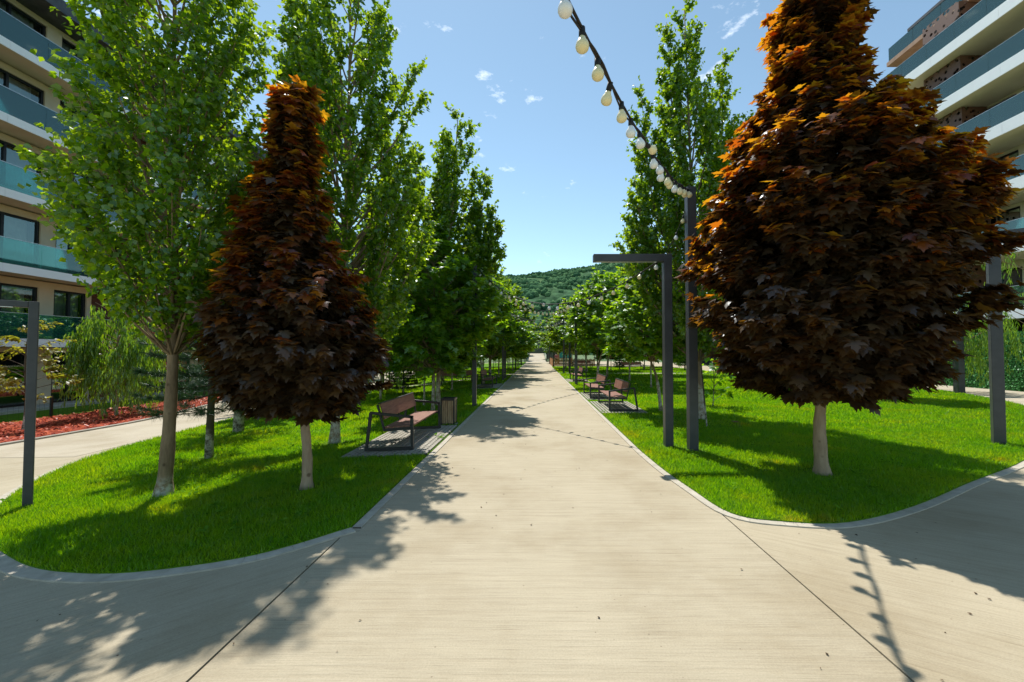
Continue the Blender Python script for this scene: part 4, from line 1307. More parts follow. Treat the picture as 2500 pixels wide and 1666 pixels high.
# trees that close the view behind the bridge
for k, (x_, y_, s_, pr_) in enumerate(((-9, 112, 1.6, gm2), (-5.2, 118, 1.7, gm1), (4.8, 119, 1.55, gm1), (9, 110, 1.7, gm2), (0.5, 128, 1.5, gm3), (14, 100, 1.6, gm1), (-14, 96, 1.6, gm1), (20, 92, 1.6, gm2), (-20, 80, 1.5, gm2), (28, 78, 1.5, gm1),
                                       (3.8, 82, 1.5, gm1), (-3.9, 80, 1.5, gm2), (-3.6, 92, 1.5, gm3), (4.0, 96, 1.5, gm4))):
    dup(pr_, (x_, y_, gz(x_)), k * 1.3, 'green tree in the mass of trees around the far bridge', 'trees around the far bridge', s_)

# small sapling with broad leaves beside the right poplar
t = Tree('sapling', 'small broad-leaved sapling on the right lawn beside the tall poplar', 'sapling', on(5.6, 13.2), 0, 66, 'bark_dark')
t.stem([(0, 0, -0.05), (0.05, 0, 0.8), (0.02, 0, 1.75)], 0.018, 0.006, 6)
t.branches([(0.35, 0.35), (0.8, 0.32), (1.3, 0.5), (1.8, 0.25)], 12, rise=0.4, zmin=0.2, ntw=5, tl=0.22, lpt=4, size=0.22, style='maple')
t.finish('maple_leaf', OVAL_T * np.array([1.4, 1, 1]), POPLAR_F)
tag(MB().tube([(3.95, 9.62, -0.05), (4.12, 10.6, 2.6)], 0.016, 6).build('tree_stake', M['bark_dark']), 'thin dark stake leaning beside the trunk of the right poplar', 'stake')

# ---------------------------------------------------------------- benches, pads, bin
def make_bench(label):
    root = thing('park_bench', label, 'bench', (0, 0, 0))
    L = 2.05
    for y in (0.0, L):
        f = MB()
        W = 0.05
        D = 0.028
        z0 = 0.025
        pts = [(0.0, y, z0), (0.0, y, 0.57), (-0.72, y, 0.66), (-0.81, y, z0)]
        f.bar((0, y, 0.0), (0, y, 0.59), W, D + 0.02, (0, 1, 0))
        f.bar((0.024, y + 0.001, 0.567), (-0.735, y + 0.001, 0.663), D + 0.022, 0.045)
        f.bar((-0.72, y, 0.66), (-0.815, y, 0.0), W, D + 0.018, (0, 1, 0))
        f.bar((-0.026, y - 0.001, 0.025), (-0.79, y - 0.001, 0.025), D + 0.02, 0.048)
        f.build('side_frame', M['frame'], root, bevel=0.004)
        s = MB()
        s.bar((-0.022, y + (0.04 if y == 0 else -0.04), 0.37), (-0.52, y + (0.04 if y == 0 else -0.04), 0.345), 0.03, 0.045)
        s.bar((-0.50, y + (0.04 if y == 0 else -0.04), 0.33), (-0.615, y + (0.04 if y == 0 else -0.04), 0.80), 0.03, 0.045, (0, 1, 0))
        s.build('support_bar', M['frame'], root, bevel=0.003)
    s = MB()
    s.bar((-0.54, L / 2, 0.335), (-0.615, L / 2, 0.79), 0.03, 0.04, (0, 1, 0))
    s.bar((-0.03, L / 2, 0.362), (-0.53, L / 2, 0.337), 0.03, 0.03)
    s.build('support_bar', M['frame'], root)
    b = MB()
    for k in range(3):
        x0 = -0.012 - k * 0.170
        b.bar((x0 - 0.082, 0.062, 0.402 - k * 0.0085), (x0 - 0.082, L - 0.062, 0.402 - k * 0.0085), 0.162, 0.028)
    b.build('seat', M['slat'], root, bevel=0.004)
    b = MB()
    a1, a2 = Vector((-0.523, 0, 0.53)), Vector((-0.590, 0, 0.805))
    d = (a2 - a1).normalized()
    nrm = Vector((d.z, 0, -d.x))
    q = [a1, a2, a2 + nrm * 0.028, a1 + nrm * 0.028]
    vs = [(p.x, 0.062, p.z) for p in q] + [(p.x, L - 0.062, p.z) for p in q]
    b.add(vs, [(0, 1, 2, 3), (7, 6, 5, 4), (0, 4, 5, 1), (1, 5, 6, 2), (2, 6, 7, 3), (3, 7, 4, 0)])
    b.build('backrest', M['slat'], root, bevel=0.004)
    b = MB().bar((-0.580, 0.03, 0.817), (-0.580, L - 0.03, 0.817), 0.05, 0.018)
    b.build('top_rail', M['frame'], root)
    return root


BG = 'benches along the promenade'
bench = make_bench('nearest brown bench with black steel arms, on the left next to the bin')
bench['group'] = BG
bench.location = on(-2.19, 7.34, 0.05)
bench.rotation_euler = (0, R(-1.6), 0)
bl = [((-2.16, 20.3), 0, 'second brown bench on the left, farther along the path past the grey pole', 0.03),
      ((-5.3, 23.1), R(-62), 'brown bench on the left standing at the diagonal footpath, nearer of the pair', 0.02),
      ((-6.6, 26.6), R(-68), 'brown bench on the left behind its twin across the diagonal footpath', 0.02),
      ((2.12, 14.10), R(180), 'nearest brown bench on the right, its pad touching the path', 0.05),
      ((1.98, 17.3), R(180), 'second brown bench on the right, just behind the nearest one', 0.05),
      ((2.14, 26.2), R(180), 'third brown bench on the right, partly behind the grey pole', 0.03),
      ((8.1, 39.2), R(-86), 'brown bench facing the camera beyond the right cross footpath', 0.02),
      ((-2.4, 62.0), 0, 'dark bench far along the left edge near the bridge', 0.02),
      ((4.2, 45.8), R(-80), 'small far bench beside the picket fence corner', 0.02)]
for (x_, y_), rz_, lb_, dz_ in bl:
    dup(bench, on(x_, y_, dz_), rz_, lb_, BG)


def pad(x0, x1, y0, y1, label, stripes=False):
    """open grid paver: bars with real gaps"""
    m = MB()
    z = gz((x0 + x1) / 2)
    sl_ = 0.04 if x1 < 0 else 0.0

    def bx(a, b, c, d, h):
        za, zb = gz(a) if sl_ else 0, gz(b) if sl_ else 0
        m.add([(a, c, za - 0.02), (b, c, zb - 0.02), (b, d, zb - 0.02), (a, d, za - 0.02), (a, c, za + h), (b, c, zb + h), (b, d, zb + h), (a, d, za + h)],
              [(4, 5, 6, 7), (0, 1, 5, 4), (1, 2, 6, 5), (2, 3, 7, 6), (3, 0, 4, 7)])
    n = int((x1 - x0) / 0.095)
    for i in range(n + 1):
        a = x0 + (x1 - x0 - 0.055) * i / n
        bx(a, a + 0.055, y0, y1, 0.046)
    if not stripes:
        n = int((y1 - y0) / 0.11)
        for i in range(n + 1):
            a = y0 + (y1 - y0 - 0.06) * i / n
            bx(x0, x1, a, a + 0.06, 0.043)
    else:
        for i in range(4):
            a = y0 + (y1 - y0 - 0.06) * i / 3
            bx(x0, x1, a, a + 0.05, 0.043)
    return tag(m.build('bench_pad', M['paver']), label, 'paving', 'grid paver pads under the benches')


pad(-3.30, -1.86, 7.0, 9.75, 'grid paver pad under the near left bench')
pad(-3.2, -1.86, 19.9, 22.7, 'grid paver pad under the second left bench')
pad(1.86, 3.15, 11.7, 14.45, 'striped paver pad under the nearest right bench', True)
pad(1.86, 3.1, 15.0, 17.6, 'striped paver pad under the second right bench', True)
pad(1.86, 3.1, 23.8, 26.6, 'striped paver pad under the third right bench', True)

bin_ = thing('litter_bin', 'square litter bin clad in wooden slats beside the near left bench', 'litter bin', on(-2.12, 10.05, 0.03))
h = 0.15
MB().box(-h - 0.05, h + 0.05, -h - 0.04, h + 0.04, -0.05, 0.0).build('base_plate', M['paver'], bin_)
m = MB()
for sx in (-1, 1):
    for sy in (-1, 1):
        m.box(sx * h - 0.012, sx * h + 0.012, sy * h - 0.012, sy * h + 0.012, 0.0, 0.62)
m.box(-h, h, -h, h, 0.0, 0.03)
m.build('frame', M['frame'], bin_)
m = MB()
for i in range(6):
    a = -h + 0.014 + i * (2 * h - 0.028) / 6
    b2 = a + (2 * h - 0.028) / 6 - 0.006
    for s_ in (-1, 1):
        m.box(a, b2, min(s_ * (h - 0.010), s_ * (h + 0.004)), max(s_ * (h - 0.010), s_ * (h + 0.004)), 0.035, 0.575)
        m.box(min(s_ * (h - 0.011), s_ * (h + 0.003)), max(s_ * (h - 0.011), s_ * (h + 0.003)), a, b2, 0.035, 0.575)
m.build('slat_panel', M['bin_wood'], bin_)
m = MB()
for a, b2, c, d in ((-h - 0.014, h + 0.014, -h - 0.014, -h + 0.03), (-h - 0.014, h + 0.014, h - 0.03, h + 0.014), (-h - 0.014, -h + 0.03, -h + 0.03, h - 0.03), (h - 0.03, h + 0.014, -h + 0.03, h - 0.03)):
    m.box(a, b2, c, d, 0.578, 0.632)
m.build('rim', M['frame'], bin_)
MB().box(-h + 0.035, h - 0.035, -h + 0.035, h - 0.035, 0.05, 0.54).build('liner', M['void'], bin_)


# ---------------------------------------------------------------- lamp posts, string lights
def arch_lamp(label, x, y, H, arm, wd=0.15, rz=0.0, group='arched lamp posts'):
    root = thing('street_lamp', label, 'street lamp', on(x, y), rz, group)
    MB().box(-wd / 2, wd / 2, -wd / 2, wd / 2, -0.15, H).build('post', M['post'], root, bevel=0.006)
    s = 1 if arm > 0 else -1
    x0, x1 = sorted((s * wd / 2, arm))
    MB().box(x0, x1, -wd / 2 + 0.002, wd / 2 - 0.002, H - wd * 0.92, H - 0.002).build('arm', M['post'], root, bevel=0.006)
    x0, x1 = sorted((s * (wd / 2 + 0.12), arm - s * 0.06))
    MB().box(x0, x1, -0.035, 0.035, H - wd * 0.92 - 0.006, H - wd * 0.92 + 0.01).build('diffuser', M['alu'], root)
    MB().box(-wd / 2 - 0.004, wd / 2 + 0.004, -wd / 2 - 0.004, wd / 2 + 0.004, 0.0, 0.03).build('base_plate', M['post'], root)
    return root


arch_lamp('arched grey lamp post at the left edge, its arm pointing out of the photo', -6.30, 5.17, 2.56, -1.6, 0.085, R(47))
arch_lamp('arched dark lamp post right of the path, its arm reaching towards the path', 2.44, 7.70, 3.58, -1.38, 0.15)
arch_lamp('arched lamp post at the right edge, its arm hidden by the red maple leaves', 8.72, 7.85, 4.05, 2.6, 0.165, R(-34))
arch_lamp('short dark lamp post standing before the green screen hedge', 17.9, 17.56, 2.95, -1.0, 0.26)
arch_lamp('far arched lamp on the right whose dark arm shows above the string lights', 2.75, 34.4, 4.2, -1.3, 0.17)
arch_lamp('grey lamp post by the far right lane', 17.4, 38.6, 3.6, 1.2, 0.25)
arch_lamp('grey lamp post at the left lane behind the willow', -9.75, 26.2, 3.4, -1.2, 0.2)


def pole(label, x, y, H, wd=0.11):
    root = thing('light_pole', label, 'pole', on(x, y), 0, 'poles carrying the string lights')
    MB().box(-wd / 2, wd / 2, -wd / 2, wd / 2, -0.15, H).build('post', M['post'], root, bevel=0.004)
    MB().box(-wd / 2 - 0.003, wd / 2 + 0.003, -wd / 2 - 0.003, wd / 2 + 0.003, H - 0.05, H + 0.012).build('cap', M['post'], root)
    m = MB()
    m.tube([(0, 0, H), (0, 0, H + 0.05), (-0.03, 0, H + 0.07)], 0.008, 6)
    m.build('hook', M['frame'], root)
    return root


pole('tall square post carrying the string lights, right beside the arched lamp', 2.77, 7.38, 4.70, 0.155)
pole('string-light pole left of the path, just behind the bin', -1.99, 13.27, 4.6, 0.13)
pole('string-light pole right of the path, before the third right bench', 2.08, 21.77, 4.6, 0.14)
pole('nearer of two thin poles close together on the left', -2.02, 24.9, 4.6, 0.12)
pole('farther of two thin poles close together on the left', -2.05, 27.0, 4.6, 0.12)
pole('string-light pole right of the path past the third bench', 2.24, 34.0, 4.6, 0.14)
pole('string-light pole on the left, before the pale willows', -2.05, 40.5, 4.6, 0.13)
pole('string-light pole right of the path by the picket fence', 1.98, 47.58, 4.6, 0.15)
pole('string-light pole far along on the left', -2.0, 55.0, 4.6, 0.15)
pole('string-light pole far along on the right', 1.95, 62.0, 4.6, 0.15)
pole('last string-light pole on the left before the ramp', -1.95, 69.5, 4.6, 0.15)
pole('string-light pole just behind the viewer on the left', -1.52, -0.7, 4.62, 0.155)

bulb_rng = random.Random(5)
_sock = MB().lathe([(0.006, 0.010), (0.022, 0.006), (0.024, -0.05), (0.020, -0.062), (0.006, -0.062)], 10)
_bulb = MB().lathe([(0.020, -0.060), (0.024, -0.070), (0.028, -0.082), (0.038, -0.096), (0.0455, -0.116), (0.0465, -0.132), (0.041, -0.149), (0.029, -0.161), (0.014, -0.167), (0.003, -0.168)], 16)


def mesh_of(mb, name, mat):
    o = mb.build(name, mat, None, smooth=True)
    me = o.data
    bpy.data.objects.remove(o)
    return me


ME_S = mesh_of(_sock, 'socket', M['socket'])
ME_W = mesh_of(_bulb, 'bulb', M['bulb_white'])
ME_Y = mesh_of(_bulb, 'bulb', M['bulb_warm'])


def string_light(label, a, b, sag, step=0.31, twin=True, scale=1.0, thick=0.011, start=0.2, wild=0.5, white=0.3):
    a, b = Vector(a), Vector(b)
    L = (b - a).length
    n = max(8, int(L / 0.18))

    def at(t):
        p = a.lerp(b, t)
        p.z -= sag * 4 * t * (1 - t)
        return p
    root = thing('string_lights', label, 'string lights', a, 0, 'string lights across the path')
    m = MB()
    pts = [at(i / n) - a for i in range(n + 1)]
    m.tube(pts, thick, 7)
    if twin:
        d = (b - a).normalized()
        sd_ = d.cross(Vector((0, 0, 1)))
        m.tube([p + (sd_ * 0.016 + Vector((0, 0, -0.020))) * math.sin(i * 0.9) - Vector((0, 0, 0.012)) for i, p in enumerate(pts)], thick * 0.72, 6)
    m.build('cable', M['cable'], root, smooth=True)
    nb = int((L - start) / step)
    for i in range(nb):
        t = (start + i * step) / L
        if t > 0.985:
            break
        p = at(t) - a
        o = bpy.data.objects.new('bulb', ME_W if bulb_rng.random() < white else ME_Y)
        col.objects.link(o)
        o.parent = root
        o.location = p
        o.rotation_euler = (bulb_rng.gauss(0, 0.32 * wild), bulb_rng.gauss(0, 0.32 * wild), bulb_rng.uniform(0, 6))
        if wild > 0.4 and i == 10:
            o.rotation_euler = (0.3, -1.35, 0.4)
        o.scale = (scale,) * 3
        s = bpy.data.objects.new('socket', ME_S)
        col.objects.link(s)
        s.parent = o
    return root


string_light('nearest string of bulbs sweeping overhead from the tall post to the top of the photo', (2.72, 7.30, 4.66), (-1.47, -0.62, 4.60), 0.70, 0.31)
string_light('short drop of bulbs from the tall post down to the arched lamp corner', (2.74, 7.40, 4.45), (2.40, 7.60, 3.60), 0.06, 0.30, scale=0.8, twin=False, thick=0.006, white=0.8)
string_light('string of bulbs sagging from the right arched lamp to the left pole across the path', (2.40, 7.64, 3.55), (-1.95, 13.27, 4.5), 1.05, 0.36, scale=0.9, twin=False)
zz = [(-1.95, 13.27), (2.04, 21.77), (-2.0, 24.9), (2.2, 34.0), (-2.0, 40.5), (1.94, 47.58), (-1.95, 55.0), (1.9, 62.0), (-1.9, 69.5)]
nm = ['first', 'second', 'third', 'fourth', 'fifth', 'sixth', 'seventh', 'eighth']
for i in range(8):
    (xa, ya), (xb, yb) = zz[i], zz[i + 1]
    string_light(nm[i] + ' string of bulbs across the path beyond the one tied to the right arched lamp', (xa, ya, 4.5), (xb, yb, 4.5), 0.95 if i < 2 else 0.8, 0.42, twin=False, scale=1.15, thick=0.012 + 0.001 * i, wild=0.2, white=0.1)
for i, y_ in enumerate((73.5, 76, 78.5, 81, 83.5)):
    string_light(['first', 'second', 'third', 'fourth', 'fifth'][i] + ' of the close rows of bulbs strung over the bridge ramp', (-2.0, y_, 4.9), (2.0, y_ + 0.6, 4.9), 0.4, 0.33, twin=False, scale=1.2, thick=0.015, wild=0.1, white=0.1)
for i, (x_, y_) in enumerate(((-2.05, 73.5), (2.05, 74.1), (-2.05, 83.5), (2.05, 84.1))):
    pole(['left', 'right', 'far left', 'far right'][i] + ' pole of the rows of bulbs over the bridge ramp', x_, y_, 5.0, 0.12)


# ---------------------------------------------------------------- buildings
def window(parent, x, y0, y1, z0, z1, face, mull=(0.5,), curtain=True, fr=0.09):
    """window in a wall lying at X = x; face = +1 looks to +X, -1 looks to -X"""
    d = face
    o = MB()
    fx0, fx1 = sorted((x - d * 0.10, x + d * 0.03))
    o.box(fx0, fx1, y0, y0 + fr, z0, z1).box(fx0, fx1, y1 - fr, y1, z0, z1).box(fx0, fx1, y0 + fr, y1 - fr, z0, z0 + fr).box(fx0, fx1, y0 + fr, y1 - fr, z1 - fr, z1)
    for q in mull:
        yy = y0 + (y1 - y0) * q
        o.box(fx0 + 0.002, fx1 - 0.002, yy - fr * 0.55, yy + fr * 0.55, z0 + fr, z1 - fr)
    w_ = o.build('window', M['black_frame'], parent)
    px = x - d * 0.03
    MB().add([(px, y0 + fr, z0 + fr), (px, y1 - fr, z0 + fr), (px, y1 - fr, z1 - fr), (px, y0 + fr, z1 - fr)], [(0, 1, 2, 3)]).build('pane', M['pane'], w_)
    if curtain:
        c = MB()
        cx = x - d * 0.24
        n = 40
        ya, yb = y0 + fr + (y1 - y0) * 0.02, y0 + (y1 - y0) * (0.80 if curtain is True else curtain)
        P = [(cx + 0.035 * math.sin(i * 1.9), ya + (yb - ya) * i / n) for i in range(n + 1)]
        vs = [(a_, b_, z0 + 0.05) for a_, b_ in P] + [(a_, b_, z1 - 0.02) for a_, b_ in P]
        c.add(vs, [(i, i + 1, n + 2 + i, n + 1 + i) for i in range(n)])
        c.build('curtain', M['curtain'], w_, smooth=True)
    return w_


def wall_with_holes(m, x0, x1, y0, y1, z0, z1, holes):
    """solid wall slab between x0,x1 with rectangular openings (ya,yb,za,zb), openings share floor bands"""
    holes = sorted(holes)
    y = y0
    for ya, yb, za, zb in holes:
        if ya > y:
            m.box(x0, x1, y, ya, z0, z1)
        if za > z0:
            m.box(x0, x1, ya, yb, z0, za)
        if zb < z1:
            m.box(x0, x1, ya, yb, zb, z1)
        y = yb
    if y < y1:
        m.box(x0, x1, y, y1, z0, z1)


# left building: balcony edge X=-21.65, wall X=-22.9
bl_ = thing('apartment_building', 'white-banded apartment block with teal glass balconies on the left', 'building', (-22.9, 8.0, -0.8))
OX, OY, OZ = -22.9, 8.0, -0.8
Y0, Y1 = 0.0, 26.0
FL = 3.1
base = 0.16
zfl = [base] + [3.13 + 3.06 * k for k in range(5)]      # floor levels above bl_ origin
pat = []
yy = 21.2 - OY
bays = [(7.5 - OY, 10.95 - OY), (11.55 - OY, 12.98 - OY), (15.5 - OY, 18.95 - OY), (19.55 - OY, 20.98 - OY), (24.5 - OY, 27.4 - OY), (28.0 - OY, 29.6 - OY), (31.0 - OY, 33.0 - OY)]
clad = [(13.2 - OY, 15.3 - OY), (21.2 - OY, 24.2 - OY)]
wms = [MB(), MB(), MB()]
cms = [MB(), MB()]
for k in range(6):
    z0 = zfl[k]
    z1 = zfl[k + 1] - 0.36 if k < 5 else zfl[5] + 2.65
    segs = [(Y0, clad[0][0]), (clad[0][1], clad[1][0]), (clad[1][1], Y1)]
    for sa, sb in segs:
        hs = [(a_, b_, z0 + 0.0, min(z0 + 2.40, z1 - 0.02)) for a_, b_ in bays if a_ >= sa - 0.01 and b_ <= sb + 0.01 and b_ <= Y1]
        wall_with_holes(wms[segs.index((sa, sb))], -0.35, 0.0, sa, sb, z0, z1, hs)
        for a_, b_, za, zb in hs:
            window(bl_, -0.10, a_, b_, za, zb, 1, (0.5,) if b_ - a_ < 2 else (0.62,), curtain=(0.92 if k else 0))
    for cm, (a_, b_) in zip(cms, clad):
        cm.box(-0.62, -0.28, a_ - 0.004, b_ + 0.004, z0, z1)
for wm in wms:
    wm.build('wall', M['render_beige'], bl_)
for cm in cms:
    cm.build('cladding_panel', M['cladding'], bl_)
MB().box(-6.0, -0.9, Y0, Y1, 0.1, zfl[5] + 2.6).build('interior', M['interior'], bl_)
for k in range(1, 6):
    zt = zfl[k]
    s = MB().box(-0.62, 1.22, Y0, Y1 - (0.0 if k < 5 else 0.4), zt - 0.30, zt - 0.06)
    s.build('balcony_slab', M['soffit'], bl_)
    f = MB()
    n_ = 9
    for i in range(n_):
        ya, yb = Y0 + (Y1 - Y0) * i / n_ + 0.004, Y0 + (Y1 - Y0) * (i + 1) / n_ - 0.004
        f.box(1.20, 1.25, ya, yb, zt - 0.345, zt + 0.0)
    f.build('fascia', M['render_white'], bl_)
    rl = MB()
    for i in range(13):
        ya, yb = Y0 + (Y1 - Y0) * i / 13 + 0.006, Y0 + (Y1 - Y0) * (i + 1) / 13 - 0.006
        rl.box(1.205, 1.22, ya, yb, zt + 0.003, zt + 1.05)
    rr_ = rl.build('balcony_railing', M['rail_glass'], bl_)
    MB().box(1.195, 1.23, Y0, Y1, zt + 1.052, zt + 1.075).build('handrail', M['alu'], rr_)
    MB().box(1.185, 1.198, Y0, Y1, zt + 0.004, zt + 0.10).build('base_channel', M['alu'], rr_)
for k in range(0, 6):
    pass
MB().box(-0.62, 1.30, Y0, Y1, zfl[5] + 2.66, zfl[5] + 3.25).build('roof_edge', M['roof_dark'], bl_)
MB().box(-9.0, -0.63, Y0, Y1, zfl[5] + 2.62, zfl[5] + 3.3).build('roof', M['roof_dark'], bl_)
MB().box(-9, -0.35, Y1, Y1 + 0.3, 0.0, zfl[5] + 2.62).build('end_wall', M['render_beige'], bl_)
MB().box(-0.63, 1.5, Y0, Y1, -0.2, 0.155).build('terrace', M['kerb'], bl_)

# grey-blue block with teal balconies behind the left trees
b2 = thing('apartment_building', 'dark-roofed apartment block with teal glass seen through the left poplars', 'building', (-21.9, 35.0, -0.8))
wm = MB()
for k in range(5):
    z0 = 0.1 + 3.06 * k
    hs = [(1.0 + j * 4.2, 3.6 + j * 4.2, z0 + 0.1, z0 + 2.4) for j in range(6)]
    wall_with_holes(wm, -0.35, 0, 0, 26, z0, z0 + 3.06, hs)
    for a_, b_, za, zb in hs:
        window(b2, -0.1, a_, b_, za, zb, 1, (0.5,), curtain=0)
    if k:
        MB().box(0.002, 1.3, 0, 26, z0 - 0.3, z0).build('balcony_slab', M['render_white'], b2)
        MB().box(1.26, 1.28, 0, 26, z0 + 0.003, z0 + 1.05).build('balcony_railing', M['rail_glass'], b2)
wm.build('wall', M['render_beige'], b2)
MB().box(-8, -0.9, 0.1, 26, 0.1, 15.2).build('interior', M['interior'], b2)
MB().box(-8, 1.4, -0.2, 26.2, 15.42, 16.1).build('roof', M['roof_dark'], b2)
MB().box(-8, -0.351, -0.1, 0.1, 0, 15.4).build('end_wall', M['terracotta'], b2)


def right_building(label, x, ya, yb, slabs, screens, top=True, seed=0):
    """balcony edge at X = x, wall 1.9 m behind; x grows away from the path"""
    b = thing('apartment_building', label, 'building', (x, ya, 0))
    n = yb - ya
    rr = random.Random(seed)
    nf = len(slabs)
    wm = MB()
    for k in range(nf):
        z0 = slabs[k] + 0.62
        z1 = slabs[k + 1] if k + 1 < nf else z0 + 2.6
        hs = []
        y = 0.8
        while y + 2.6 < n:
            hs.append((y, y + 2.2, z0 + 0.05, z0 + 2.25))
            y += 3.7
        wall_with_holes(wm, 2.2, 2.55, 0, n, z0, z1 + 0.02, hs)
        for a_, b_, za, zb in hs:
            window(b, 2.3, a_, b_, za, zb, -1, (0.5,), curtain=0.6 if rr.random() < 0.5 else 0)
    wm.build('wall', M['render_beige'] if not top else M['soffit'], b)
    MB().box(2.95, 9, 0.05, n - 0.02, slabs[0] + 0.7, slabs[-1] + 3.1).build('interior', M['interior'], b)
    for k, z in enumerate(slabs):
        MB().box(0.06, 2.18, 0, n, z + 0.01, z + 0.56).build('balcony_slab', M['soffit'], b)
        f = MB()
        m_ = max(2, int(n / 3.1))
        for i in range(m_):
            f.box(0.0, 0.055, n * i / m_ + 0.004, n * (i + 1) / m_ - 0.004, z, z + 0.6)
        f.build('fascia', M['render_white'], b)
        rl = MB()
        m_ = max(2, int(n / 1.55))
        for i in range(m_):
            rl.box(0.03, 0.045, n * i / m_ + 0.006, n * (i + 1) / m_ - 0.006, z + 0.605, z + 1.58)
        q = rl.build('balcony_railing', M['rail_glass_r'], b)
        MB().box(0.022, 0.052, 0, n, z + 1.582, z + 1.60).build('handrail', M['alu'], q)
        for c0, c1 in screens:
            if c1 > n:
                continue
            zt = (slabs[k + 1] - 0.004) if k + 1 < nf else z + 3.2
            s = MB()
            s.box(0.72, 0.75, c0, c1, z + 0.565, zt)
            s.box(0.751, 2.19, c0 + 0.002, c0 + 0.032, z + 0.565, zt)
            s.box(0.751, 2.19, c1 - 0.032, c1 - 0.002, z + 0.565, zt)
            s.build('perforated_screen', M['screen'], b)
            MB().box(1.1, 2.0, c0 + 0.3, c1 - 0.3, z + 0.565, zt - 0.1).build('storage_box', M['void'], b)
    MB().box(1.2, 9, 0, n, -0.1, slabs[0] - 0.003).build('garage', M['void'], b)
    return b


rb = right_building('tall apartment block with white balcony bands and brown perforated screens on the right', 23.3, 6.0, 27.6, [3.40, 6.62, 9.64, 12.66, 15.64, 18.60], [(17.0, 19.2), (7.5, 9.7)], seed=3)
# set-back attic in brown tile with strip windows
m = MB()
wall_with_holes(m, 2.9, 3.2, 0.2, 22.4, 19.22, 24.3, [(1.0, 4.2, 19.6, 21.6), (6.0, 9.2, 19.6, 21.6), (11.0, 13.4, 19.6, 21.6), (15.0, 17.2, 19.6, 21.6), (18.6, 21.4, 19.6, 21.6)])
m.box(3.2, 9, 22.1, 22.4, 19.22, 24.3)
m.build('attic_wall', M['terracotta'], rb)
for a_, b_ in ((1.0, 4.2), (6.0, 9.2), (11.0, 13.4), (15.0, 17.2), (18.6, 21.4)):
    window(rb, 3.0, a_, b_, 19.6, 21.6, -1, (0.5,), curtain=0)
MB().box(3.6, 8.9, 0.3, 22.0, 19.3, 24.0).build('attic_interior', M['interior'], rb)
MB().box(2.8, 9.1, 0.1, 22.5, 24.3, 24.5).build('roof', M['roof_dark'], rb)
rl = MB()
for i in range(12):
    rl.box(1.35, 1.37, 22.4 * i / 12 + 0.01, 22.4 * (i + 1) / 12 - 0.01, 22.0, 23.0)
rl.build('balcony_railing', M['rail_glass_r'], rb)
MB().box(1.2, 2.89, 0.0, 22.4, 21.7, 21.98).build('balcony_slab', M['terracotta'], rb)
rb2 = right_building('farther apartment block with white band and brown screens behind the right trees', 23.3, 34.0, 78.0, [3.3, 6.5, 9.6], [(8, 12), (20, 24), (32, 36)], seed=4)
MB().box(0.0, 9, -0.1, 44.1, 13.0, 13.5).build('roof', M['roof_dark'], rb2)

# green screen hedge in front of the right building
hd = thing('screen_hedge', 'tall green leafy screen fence along the right lane', 'hedge', (21.55, 9.0, 0))
M['ivy_back'] = noise_mat('hedge backing', (0.02, 0.08, 0.022), (0.04, 0.14, 0.04), 12)
MB().box(0.06, 0.12, 0, 22, 0.02, 2.62).build('backing', M['ivy_back'], hd)
r = np.random.default_rng(77)
n = 26000
P = np.stack([r.uniform(-0.05, 0.06, n), r.uniform(0, 22, n), r.uniform(0.04, 2.72, n)], -1)
rn = unit(r.normal(0, 1, (n, 3)))
leaves('foliage', P, rn * 0.6 + np.array([-0.3, 0, -0.7]), rn[::-1] * 0.6 + np.array([-1.0, 0, 0.35]), 0.085 * r.uniform(0.7, 1.2, n), OVAL_T * np.array([1.5, 1, 1]), POPLAR_F, M['ivy'], hd)
for i, y_ in enumerate((17.55, 22.6)):
    o = MB().box(-0.28, 0.28, -0.12, 0.12, 0, 0.15).build('stone_block', M['stone'], bevel=0.02)
    o.location = (21.0, y_, 0.006)
    o.rotation_euler = (0, 0, 0.5 + i)
    tag(o, ['tan stone block at the foot of the screen hedge, nearer the right edge', 'tan stone block at the foot of the screen hedge, behind the red maple'][i], 'stone block', 'stone blocks on the right lane')

# low wire fence in front of the left building
fe = thing('wire_fence', 'low wire mesh fence with black posts before the left building', 'fence', on(-18.0, 6.0))
for i in range(12):
    MB().box(-0.03, 0.03, i * 2.35 - 0.03, i * 2.35 + 0.03, -0.1, 0.78).build('fence_post', M['frame'], fe)
m = MB()
for i in range(12):
    z = 0.06 + i * 0.055
    m.bar((0.035, 0, z), (0.035, 26, z), 0.003, 0.003)
for i in range(174):
    m.bar((0.038, i * 0.15, 0.03), (0.038, i * 0.15, 0.72), 0.003, 0.003)
m.build('wire_mesh', M['frame'], fe)

# bridge railings
for s_, lb_ in ((-1, 'glass railing on the left of the far bridge ramp'), (1, 'glass railing on the right of the far bridge ramp')):
    rt = thing('glass_railing', lb_, 'railing', (s_ * 1.80, 77, 0))
    for i in range(10):
        y0_, y1_ = i * 2.1, i * 2.1 + 2.05
        z0_, z1_ = y0_ / 22 * 1.45 + 0.06, y1_ / 22 * 1.45 + 0.06
        MB().add([(-0.01, y0_, z0_), (-0.01, y1_, z1_), (-0.01, y1_, z1_ + 1.1), (-0.01, y0_, z0_ + 1.1), (0.01, y0_, z0_), (0.01, y1_, z1_), (0.01, y1_, z1_ + 1.1), (0.01, y0_, z0_ + 1.1)],
                 [(0, 1, 2, 3), (7, 6, 5, 4), (3, 2, 6, 7), (0, 4, 5, 1), (0, 3, 7, 4), (1, 5, 6, 2)]).build('glass_panel', M['clear_glass'], rt)
    MB().bar((0, 0, 1.18), (0, 21, 1.18 + 21 / 22 * 1.45), 0.05, 0.04).build('handrail', M['alu'], rt)
